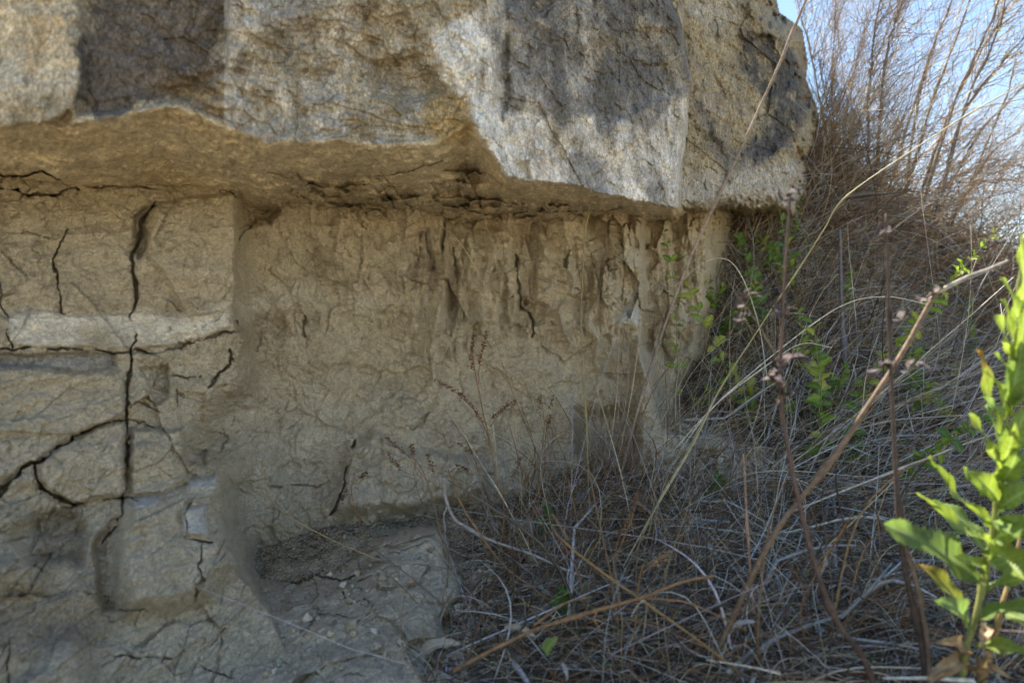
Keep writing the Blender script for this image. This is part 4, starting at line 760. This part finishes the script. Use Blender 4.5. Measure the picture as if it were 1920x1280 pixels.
for k, (pts, n, s, lab, kinds) in enumerate(HB):
    cat = 'herb' if 'herb' in lab else 'creeper' if 'creeper' in lab else 'sprout'
    n, s = int(n * 1.5), s * 1.2
    herb({'herb': 'green_herb', 'creeper': 'green_creeper', 'sprout': 'green_sprout'}[cat], hp(pts), n, s, lab, cat, 'small green plants on the slope', kinds, seed=k)
rh = np.random.default_rng(77); HQ = in_poly([(1260,780),(1340,480),(1440,430),(1560,470),(1620,640),(1780,700),(1860,860),(1640,900),(1420,820)], 20, rh)
for k, (x, y) in enumerate(HQ):
    a = rh.normal(0, .5); h = rh.uniform(60, 130)
    herb('green_herb', hp([(x, y), (x + a * h * .5, y - h * .5, -.08), (x + a * h + rh.normal(0, 10), y - h, -.14)]), 18, rh.uniform(.020, .036), 'small dull green herb half hidden in the dry grass of the slope', 'herb', 'herbs half hidden in the grass', [(0, 1), (1, 3), (1, 3, 0)][k % 3], seed=100 + k)
# ------------------------------------------------------------------ single dry stalks, stems and twigs
def seed_head(mb, pts, n, s, col, seed):
    rg = np.random.default_rng(seed); c = spline(pts, 20); K = len(c)
    ico = np.array([(0,0,1),(1,0,0),(0,1,0),(-1,0,0),(0,-1,0),(0,0,-1)], float); fc = np.array([(0,1,2),(0,2,3),(0,3,4),(0,4,1),(5,2,1),(5,3,2),(5,4,3),(5,1,4)])
    for k in range(n):
        i = rg.integers(K); q = c[i] + rg.normal(0, s * .9, 3)
        mb.add(ico * rg.uniform(.5, 1.2, (6, 1)) * s * np.array([1, 1, .7]) + q, fc, np.asarray(col) * rg.uniform(.6, 1.3))
def stalk(name, label, cat, paths, group=None, base=None, parts=(), mat=None):
    """paths: list of (part name, points, r0, r1, colour, knots); parts: extra (name, builder)"""
    b = np.asarray(paths[0][1][0]) if base is None else base
    root = thing(name, b, label, cat, group)
    for k, (pn, pts, r0, r1, c, kn) in enumerate(paths):
        mb = MB(); mb.path(pts, r0, r1, c, 6, 6, .0012, kn, hash(label) % 97 * 0 + len(label) + k * 7); mb.build(pn, mat or M_TWIG, root, origin=b)
    for pn, mb in parts: mb.build(pn, M_TWIG, root, origin=b, smooth=False)
    return root
def foot(p): p = np.array(p, float); p[2] = gz(p[0], p[1])[0] - .008; return p
def pp(pts, d): return [P(p[0], p[1], p[2] if len(p) > 2 else d) for p in pts]
def pod(mb, c, s, col, seed, n=5):
    rg = np.random.default_rng(seed)
    for k in range(n):
        dr = rg.normal(0, 1, 3); dr[2] = abs(dr[2]) * .6; dr /= np.linalg.norm(dr)
        V, F, C = leaf_arrays(np.asarray(c), np.asarray(c) + dr * s * rg.uniform(.7, 1.4), s * .55, np.cross(dr, (.3, .5, .2)), bend=.25, fold=.5, col=col, wav=.1, n=6, seed=seed + k); mb.add(V, F, C)
    return mb
LB, DB, OR = (.22,.155,.105), (.075,.052,.042), (.235,.14,.07)
# thick brown stalk leaning right, then a paler branch
a = pp([(1385,1090),(1440,1020),(1500,935),(1560,860),(1640,742),(1700,648),(1752,552)], .95); a[0] = foot(a[0] + np.array([-.03,.05,0])); k = len(a)
mb = MB(); pod(mb, P(1752,550,.95), .022, (.09,.065,.055), 5, 6)
stalk('dry_stalk', 'thick brown stalk leaning right to a withered tuft with a pale side branch', 'stalk', [('stem', a, .0044, .0036, (.19,.13,.085), 1), ('branch', pp([(1755,550),(1800,525),(1850,505),(1890,488)], .95), .0036, .0018, (.36,.31,.26), 0)], parts=[('bract', mb)])
# podded stalk
a = pp([(1660,1275),(1620,1235),(1580,1180),(1545,1110),(1512,1000),(1488,890),(1468,780),(1462,700),(1466,600),(1474,480),(1482,360)], .88); a[0] = foot(a[0])
pods = []
for q, s in (((1470,582),.020), ((1476,682),.022), ((1448,712),.022), ((1472,745),.020), ((1400,570),.018), ((1482,370),.016), ((1390,600),.014)):
    mb = MB(); pod(mb, P(q[0], q[1], .88), s, (.075,.055,.05), q[0] + q[1], 7); pods.append(('seed_pod', mb))
stalk('podded_stalk', 'dark reddish curved stalk with withered pods up its pale upper stem', 'stalk', [('stem', a, .0052, .0014, (.105,.068,.055), 2), ('branch', pp([(1466,690),(1440,640),(1400,575)], .88), .0012, .0008, LB, 0), ('branch', pp([(1464,720),(1452,716),(1446,712)], .88), .0016, .001, DB, 0)], parts=pods)
# dark upright stalk
a = pp([(1745,1285),(1728,1200),(1706,1110),(1692,1020),(1684,940),(1676,800),(1668,640),(1664,500),(1662,400)], .86); a[0] = foot(a[0])
b2 = pp([(1750,1275),(1738,1200),(1722,1110),(1705,1040),(1690,985)], .85); b2[0] = foot(b2[0]); curl = []
for q in ((1652,690),(1702,695),(1690,600),(1665,440)):
    mb = MB(); pod(mb, P(q[0], q[1], .86), .022, (.075,.055,.05), q[0], 3); curl.append(('withered_leaf', mb))
stalk('dark_stalk', 'nearly black upright stalk with curled withered leaves left of the leafy plant', 'stalk', [('stem', a, .0050, .0016, DB, 3), ('stem', b2, .0038, .0022, (.15,.11,.085), 1)], parts=curl)
# tall thin pole crossing the boulder
a = pp([(1150,905,1.5),(1190,790,1.45),(1232,650,1.4),(1300,470,1.32),(1352,360,1.26),(1420,210,1.2),(1470,100,1.15),(1520,-20,1.1),(1560,-120,1.06)], 1.3); a[0] = foot(a[0])
stalk('tall_stalk', 'long thin grey brown stalk crossing in front of the dark boulder to the top', 'stalk', [('stem', a, .0030, .0020, (.30,.24,.19), 3)])
# yellow culm
a = pp([(1165,1070,1.25),(1230,950,1.27),(1290,845,1.28),(1350,730,1.28),(1420,620,1.27),(1500,500,1.25),(1545,430,1.23),(1590,365,1.21),(1740,262,1.15),(1850,195,1.1),(1960,135,1.06)], 1.2); a[0] = foot(a[0])
stalk('grass_culm', 'yellow green jointed grass stem arching from the straw up toward the sky', 'grass stem', [('stem', a, .0017, .0010, (.44,.39,.19), 5), ('blade', pp([(1340,745,1.28),(1300,830,1.27),(1180,1040,1.22),(1172,1060,1.22)], 1.2), .0024, .0010, (.50,.44,.27), 0)], mat=M_STRAW)
a = pp([(1104,872),(1099,780),(1092,690),(1090,600),(1093,500),(1102,410),(1140,345),(1195,308),(1270,297)], 1.45); a[0] = foot(a[0])
stalk('grass_culm', 'tall jointed olive grass stem before the hollow, its top arching right over pale rock', 'grass stem', [('stem', a, .0019, .0008, (.34,.29,.13), 4)], mat=M_STRAW)
a = pp([(985,905,1.47),(966,820,1.47),(960,740,1.46),(944,650,1.45),(920,565,1.44),(880,480,1.45),(830,425,1.47),(770,400,1.5)], 1.45); a[0] = foot(a[0])
stalk('grass_culm', 'thin straw coloured grass stem arching left across the hollow to its roof', 'grass stem', [('stem', a, .0013, .0009, (.50,.39,.23), 2)], mat=M_STRAW)
a = pp([(760,1068,1.27),(700,1045,1.28),(640,1020,1.27),(570,985,1.25),(520,950,1.23),(494,905,1.22),(493,860,1.22),(510,800,1.24),(535,770,1.26)], 1.25)
stalk('grass_culm', 'curved tan grass stem bending up beside the clay pillar over the mound', 'grass stem', [('stem', a, .0015, .0009, (.42,.31,.18), 1)], mat=M_STRAW)
# dock with seed spikes
D0 = 1.34
a = pp([(932,1010),(945,960),(930,890),(918,820),(905,770),(890,690),(886,640)], D0); a[0] = foot(a[0]); spikes = []; br = [('stem', a, .0023, .0010, OR, 1)]
for q, n in (([(886,690),(884,660),(889,628)], 60), ([(898,682),(906,650),(913,620)], 70), ([(818,712),(850,730),(880,755),(905,790)], 110), ([(922,785),(945,765),(968,750)], 70)):
    mb = MB(); seed_head(mb, pp(q, D0), n, .0023, (.20,.10,.05), len(spikes)); spikes.append(('seed_spike', mb))
br += [('branch', pp([(918,825),(895,775),(850,732),(816,710)], D0), .0012, .0006, (.22,.12,.06), 0), ('branch', pp([(920,800),(940,770),(970,748)], D0), .0012, .0006, (.22,.12,.06), 0), ('branch', pp([(897,720),(900,680),(914,618)], D0), .0012, .0006, (.22,.12,.06), 0)]
stalk('dock_stalk', 'orange brown dock stem with four rusty seed spikes before the middle of the hollow', 'seed stalk', br, 'dry seed stalks', parts=spikes)
def small_dock(pts, branches, label, seed, d, r=.0014, s=.0022, col=(.16,.085,.045)):
    a = pp(pts, d); a[0] = foot(a[0]); ps = []; br = [('stem', a, r, r * .5, OR, 0)]
    for k, q in enumerate(branches):
        br.append(('branch', pp(q, d), r * .6, r * .4, (.30,.18,.09), 0)); mb = MB(); seed_head(mb, pp(q[1:], d), 34, s, col, seed + k); ps.append(('seed_spike', mb))
    stalk('dock_stalk', label, 'seed stalk', br, 'dry seed stalks', parts=ps)
small_dock([(1000,900),(1018,830),(1020,790),(1014,740)], [[(1018,810),(1012,770),(1013,740)], [(1020,800),(1030,765),(1040,742)], [(1016,850),(1026,800),(1032,780)]], 'short dark forked seed stalk right of the rusty dock', 20, 1.5)
small_dock([(850,960),(800,900),(760,850),(725,822)], [[(800,900),(760,850),(725,820)], [(780,880),(775,850),(770,832)], [(820,920),(812,880),(800,850)], [(790,895),(750,880),(728,850)]], 'drooping brown seed stalk leaning left over the clay lump', 30, 1.3)
small_dock([(700,1000),(660,930),(670,890)], [[(660,930),(650,920),(640,938)], [(665,905),(675,895),(686,885)]], 'small dark seed stalk against the crevice at the clay lump\'s left', 40, 1.36)
small_dock([(960,980),(900,890),(868,850)], [[(900,890),(885,850),(860,830)], [(930,935),(960,900),(975,860)], [(905,895),(880,880),(855,872)]], 'thin brown seed stalk between the dock and the lump', 50, 1.36)
small_dock([(1120,1130),(1150,1070),(1180,980),(1195,930)], [[(1150,1060),(1160,1010),(1185,960)], [(1180,990),(1190,950),(1196,925)]], 'upright orange seed stalk amid straw at the middle of the foreground', 60, 1.1, .0014, .0026)
small_dock([(1180,1150),(1200,1080),(1215,1060),(1250,1040)], [[(1205,1075),(1225,1058),(1250,1040)]], 'short fuzzy tan seed stalk above the long orange branch', 70, 1.0, .0014, .0028, (.36,.24,.13))
small_dock([(1540,1240),(1500,1150),(1550,1040),(1600,960)], [[(1530,1080),(1560,1030),(1600,960)], [(1510,1130),(1500,1090),(1480,1060)]], 'brown seed stalk left of the two dark stalks', 80, 1.0)
# twigs
def lie(pts, h=.006):
    q, ok = on_ground([p[0] for p in pts], [p[1] for p in pts]); q[:, 2] += h; return [v for v in q]
def twig(label, pts, d, r0, r1, col, branches=(), name='fallen_twig', cat='twig', group='single dry twigs', grounded=False):
    stalk(name, label, cat, [('stem', (lie(pts, r0 * 1.2) if grounded else pp(pts, d)), r0, r1, col, 1)] + [('branch', (lie(q, r0 * 1.2) if grounded else pp(q, d)), r1, r1 * .5, col, 0) for q in branches], group)
twig('long orange branch slanting up to the right in the foreground', [(850,1258),(920,1220),(1000,1180),(1100,1148),(1200,1120),(1280,1090),(1340,1078)], .92, .0032, .0020, OR, [[(1000,1172),(1060,1130),(1110,1118)], [(1200,1120),(1290,1130),(1400,1180)], [(1120,1140),(1115,1160),(1125,1180)]])
twig('pale lichen crusted twig crooked down at its left end', [(832,896),(836,935),(850,968),(870,985),(920,1012),(1000,1040),(1060,1068),(1110,1085)], 1.16, .0034, .0020, (.30,.275,.26), [[(838,950),(832,970),(836,998)]])
twig('thin orange stem running down right from the lichen twig', [(840,880),(868,950),(900,1000),(945,1060),(990,1095),(1050,1142)], 1.14, .0020, .0014, OR)
twig('grey forked twig lying right of the clay lump', [(1018,1000),(1060,965),(1110,932),(1160,912),(1200,893)], 1.36, .0032, .0016, (.33,.315,.31), [[(1110,932),(1150,935),(1180,950)], [(1060,966),(1055,985),(1045,1010)]], grounded=True)
twig('pale grey stick lying steeply down the litter, longest of its pair', [(1560,905),(1550,960),(1540,1020),(1530,1090)], 1.2, .0052, .0030, (.28,.27,.27), grounded=True)
twig('pale grey stick lying steeply beside the longer one, thinner', [(1562,930),(1566,1000),(1566,1080),(1572,1200),(1560,1270)], 1.15, .0036, .0022, (.30,.29,.29), grounded=True)
twig('dark stick lying diagonally below the two pale sticks', [(1550,930),(1600,980),(1650,1040),(1680,1070)], 1.2, .0060, .0040, (.15,.13,.12), grounded=True)
twig('thin white bent stick running down to the right in the litter', [(1480,970),(1540,1050),(1590,1110),(1640,1190),(1655,1230)], 1.06, .0024, .0016, (.36,.345,.34), [[(1590,1110),(1620,1130),(1650,1135)]], grounded=True)
twig('black curved stick at the right of the orange branch', [(1200,1120),(1260,1135),(1320,1140),(1370,1130)], .99, .0036, .0022, (.07,.06,.055))
twig('bleached stick sloping along the ridge below the dry shrubs', [(1700,390),(1760,430),(1810,480),(1860,530)], 2.55, .0075, .0045, (.40,.37,.36), [[(1760,430),(1800,425),(1850,440)]])
twig('dark leaning stick standing behind the green herbs', [(1590,800),(1585,700),(1578,560),(1575,430)], 1.85, .0075, .0035, (.16,.15,.16))
twig('straight brown stalk rising from the litter left of the podded stalk', [(1412,1150),(1404,1030),(1398,930),(1394,850)], .98, .0021, .0014, (.30,.20,.14), name='dry_stalk', cat='stalk')
twig('grey reed lying across from straw to the leafy plant', [(1480,960),(1620,905),(1760,850),(1900,800)], 1.3, .0024, .0016, (.46,.40,.34), name='dry_stalk', cat='stalk')
twig('bent reed crossing behind the thick brown stalk', [(1440,900),(1600,780),(1740,660),(1900,520)], 1.5, .0022, .0014, (.42,.36,.28), name='dry_stalk', cat='stalk')
twig('arched pale grass stalk over the herbs, falling left into straw', [(1250,860),(1340,760),(1480,640),(1580,572),(1660,556),(1740,570)], 1.5, .0017, .0010, (.62,.57,.46), name='dry_stalk', cat='stalk')
twig('lower arched pale grass stalk bending right at mid slope', [(1240,900),(1330,770),(1430,690),(1500,645),(1560,652)], 1.45, .0016, .0009, (.58,.54,.46), name='dry_stalk', cat='stalk')
twig('fine pale stalk arching left against the clay column', [(1440,720),(1420,600),(1380,500),(1330,488),(1260,540)], 1.6, .0014, .0008, (.58,.52,.40), name='dry_stalk', cat='stalk')
for k, (x0, y0, x1, y1, d, lab) in enumerate([(1160,860,1205,560,1.5,'straight upright straw before the right edge of the hollow'), (1140,870,1162,600,1.52,'upright straw just left of the straight one at the hollow\'s right edge'), (1190,1010,1110,700,1.3,'straw leaning left across the hollow\'s dark alcove'), (935,930,905,690,1.42,'fine straw close behind the rusty dock stem'), (1010,1060,840,770,1.2,'long fine straw leaning left from litter to the clay lump')]):
    twig(lab, [(x0,y0),((x0+x1)/2+6,(y0+y1)/2),(x1,y1)], d, .0011, .0006, (.48,.40,.29), name='dry_stalk', cat='stalk')
# dead leaves and stones on the litter
def loose_leaf(label, b, t_, wd, col, d, seed, mat=None):
    p0, p1 = P(*b, d), P(*t_, d - .01); o = link('fallen_leaf', None) if False else None
    V, F, C = leaf_arrays(p0, p1, wd * d / FPX, (.1, -.6, .8), bend=.16, fold=.5, col=col, wav=.05, n=16, seed=seed); c = (p0 + p1) / 2
    o = link('fallen_leaf', mesh_from('fallen_leaf', V - c, [F], C, True, mat or M_STRAW), None, c); tag(o, label, 'leaf', 'fallen leaves on the litter')
loose_leaf('curled cream dead leaf beside the clay mound at the bottom', (790,1228), (856,1198), 24, (.38,.33,.25), 1.02, 1)
loose_leaf('narrow tan dead leaf above the orange branch', (945,1176), (1008,1196), 14, (.36,.29,.19), 1.06, 2)
loose_leaf('small fallen green leaf under the orange branch', (1024,1224), (1046,1194), 24, (.26,.34,.10), 1.0, 3, M_LEAF)
loose_leaf('twisted pale leaf strip at the bottom right of the green leaf', (1052,1240), (1066,1276), 9, (.34,.31,.27), .98, 4)
loose_leaf('bleached leaf scrap lying left of the pale sticks', (1372,1178), (1418,1165), 12, (.36,.34,.32), .98, 5)
def stone(label, px, py, s, col, seed):
    B, ok = on_ground([px], [py]); c = B[0] + (0, 0, s * .35); rg = np.random.default_rng(seed)
    th = np.linspace(0, np.pi, 12); ph = np.linspace(0, 2 * np.pi, 20, endpoint=False); T, H = np.meshgrid(th, ph, indexing='ij')
    V = np.stack([np.sin(T) * np.cos(H), np.sin(T) * np.sin(H), np.cos(T)], -1).reshape(-1, 3)
    rr = 1 + .35 * fbm(V[:,0] * 1.6 + seed, V[:,1] * 1.6, V[:,2] * 1.6, seed, 3); V = V * rr[:, None] * s * np.array([1.2, .9, .7])
    idx = np.arange(12 * 20).reshape(12, 20); nx = np.roll(idx, -1, 1)
    F = np.stack([idx[:-1], idx[1:], nx[1:], nx[:-1]], -1).reshape(-1, 4)
    o = link('stone', mesh_from('stone', V, [F], np.broadcast_to(np.asarray(col), (len(V), 3)), True, M_CLAY), None, c); tag(o, label, 'stone', 'loose stones')
stone('rounded grey stone in the litter right of the clay lump', 990, 1002, .026, (.40,.37,.31), 3)
stone('smaller flat stone left of the rounded grey one', 930, 994, .014, (.42,.39,.33), 4)
stone('white snail sized pebble at the foot of the yellow grass stem', 1284, 940, .009, (.62,.60,.57), 5)
stone('pale stone at the left in the bottom litter strip', 1070, 1262, .014, (.44,.40,.36), 6)
stone('pale clod on the clay foot below the hollow\'s right edge', 1330, 852, .032, (.46,.41,.32), 7)
stone('white pebble between the pale sticks', 1574, 974, .008, (.66,.64,.62), 8)
# ------------------------------------------------------------------ dry shrubs along the ridge
def shrub(label, stems, ntw, twl, cols, r, d, seed, spread=.45, lean=(.35, 0, .9), beads=60):
    rg = np.random.default_rng(seed + 70); st = [pp(s_, d) for s_ in stems]
    for s_ in st: s_[0] = foot(s_[0])
    b = st[0][0]; root = thing('dry_shrub', b, label, 'shrub', 'dry shrubs on the ridge'); mb = MB(); N = 0; tips = []
    for k, s_ in enumerate(st):
        m = MB(); m.path(s_, r, r * .4, cols[0], 6, 8, .006, 3, seed * 3 + k); m.build('stem', M_TWIG, root, origin=b)
    lean = np.array(lean) / np.linalg.norm(lean); K = 7; t = np.linspace(0, 1, K)
    for gen in range(2):
        n = ntw if gen == 0 else ntw * 2; src = []
        for k in range(n):
            if gen == 0: c = spline(st[rg.integers(len(st))], 8); q = c[int(len(c) * (.04 + .94 * rg.random())) % len(c)]; dr = lean
            else: q, dr = tips[rg.integers(len(tips))]
            src.append((q, dr))
        B = np.array([s_[0] for s_ in src]); DR = np.array([s_[1] for s_ in src]) + rg.normal(0, spread, (n, 3)); DR /= np.linalg.norm(DR, axis=1, keepdims=True)
        L = twl * (.5 if gen else 1) * rg.uniform(.35, 1.3, n)
        bendv = rg.normal(0, .25, (n, 3)); PT = B[:, None] + DR[:, None] * (L[:, None] * t)[..., None] + bendv[:, None] * (L[:, None] * t ** 2)[..., None]
        PT += rg.normal(0, .012, PT.shape) * L[:, None, None] * 2
        rr = (r * .26 if gen == 0 else r * .14) * rg.uniform(.7, 1.3, n)
        mb.tubes(PT, rr[:, None] * (1 - .6 * t), np.array(cols)[rg.integers(len(cols), size=n)] * rg.uniform(.6, 1.35, (n, 1)), 3)
        if gen == 0:
            for k in range(n):
                for j in (2, 4, 5): tips.append((PT[k, j], DR[k]))
    tag(mb.build('twigs', M_STRAW, root, origin=b), kind='stuff')
    m = MB(); q = [tips[rg.integers(len(tips))][0] + rg.normal(0, .02, 3) for _ in range(beads)]
    for k in range(beads): seed_head(m, [q[k], q[k] + .004], 3, .0035, cols[-1], k)
    tag(m.build('seed_heads', M_TWIG, root, origin=b, smooth=False), kind='stuff')
RD, BR, GY, YL, DK = np.array([.52,.37,.25]), np.array([.47,.36,.24]), np.array([.50,.45,.40]), np.array([.56,.46,.24]), np.array([.17,.14,.11])
shrub('dense reddish shrub tight against the boulder\'s side', [[(1560,330),(1530,150),(1500,20),(1490,-60)], [(1570,330),(1560,150),(1570,-40)], [(1575,330),(1590,190),(1630,20)], [(1585,340),(1560,240),(1530,80)]], 420, .30, [RD,BR,GY], .0034, 2.45, 1, .34, (.35,0,.85))
shrub('thin shrub with two near vertical dark stems', [[(1628,320),(1630,170),(1652,-20)], [(1634,330),(1660,120),(1700,-20)]], 200, .28, [DK,RD,BR,GY], .0048, 2.4, 2, .34, (.5,0,.8))
shrub('tall shrub of straight dark stems leaning right under the sky', [[(1655,340),(1735,130),(1800,-40)], [(1680,330),(1760,160),(1835,-40)], [(1690,340),(1720,200),(1760,60)], [(1700,350),(1780,210),(1850,80),(1890,10)]], 120, .30, [DK,BR,RD,YL], .0056, 2.55, 3, .30, (.62,0,.75))
shrub('shrub with the thickest paired stems leaning to the top right corner', [[(1700,360),(1790,190),(1850,60),(1880,-30)], [(1725,350),(1810,200),(1865,70),(1890,-20)], [(1730,360),(1800,230),(1870,130),(1930,60)]], 90, .30, [DK,RD,GY,YL], .0060, 2.45, 4, .30, (.7,0,.7))
shrub('sparse low leaning shrub at the right margin, middle of the ridge', [[(1740,400),(1830,260),(1930,150)], [(1760,400),(1850,300),(1960,200)], [(1770,410),(1880,200),(1905,110)], [(1720,400),(1800,290),(1900,180),(1960,130)]], 80, .28, [DK,BR,GY,YL], .0046, 2.6, 5, .34, (.8,0,.55))
shrub('tangled brown shrub low on the ridge with nearly level branches', [[(1700,410),(1800,325),(1930,310)], [(1720,420),(1830,345),(1950,345)], [(1690,400),(1760,300),(1800,240)]], 300, .24, [RD,BR,BR,GY], .0038, 2.55, 6, .45, (.75,0,.45))
shrub('greyish tangle where the ridge meets the right margin', [[(1830,480),(1880,420),(1950,360)], [(1850,490),(1900,460),(1960,440)], [(1800,450),(1850,380),(1880,320)]], 320, .22, [GY,BR,RD,GY], .0036, 2.7, 7, .65, (.4,0,.6))
shrub('straw coloured low shrub at the foot of the dense reddish one', [[(1600,380),(1590,290),(1600,220)], [(1640,390),(1660,310),(1690,250)], [(1580,380),(1550,300),(1540,240)]], 320, .20, [RD,YL,GY,BR], .0034, 2.3, 8, .55, (.25,0,.8))
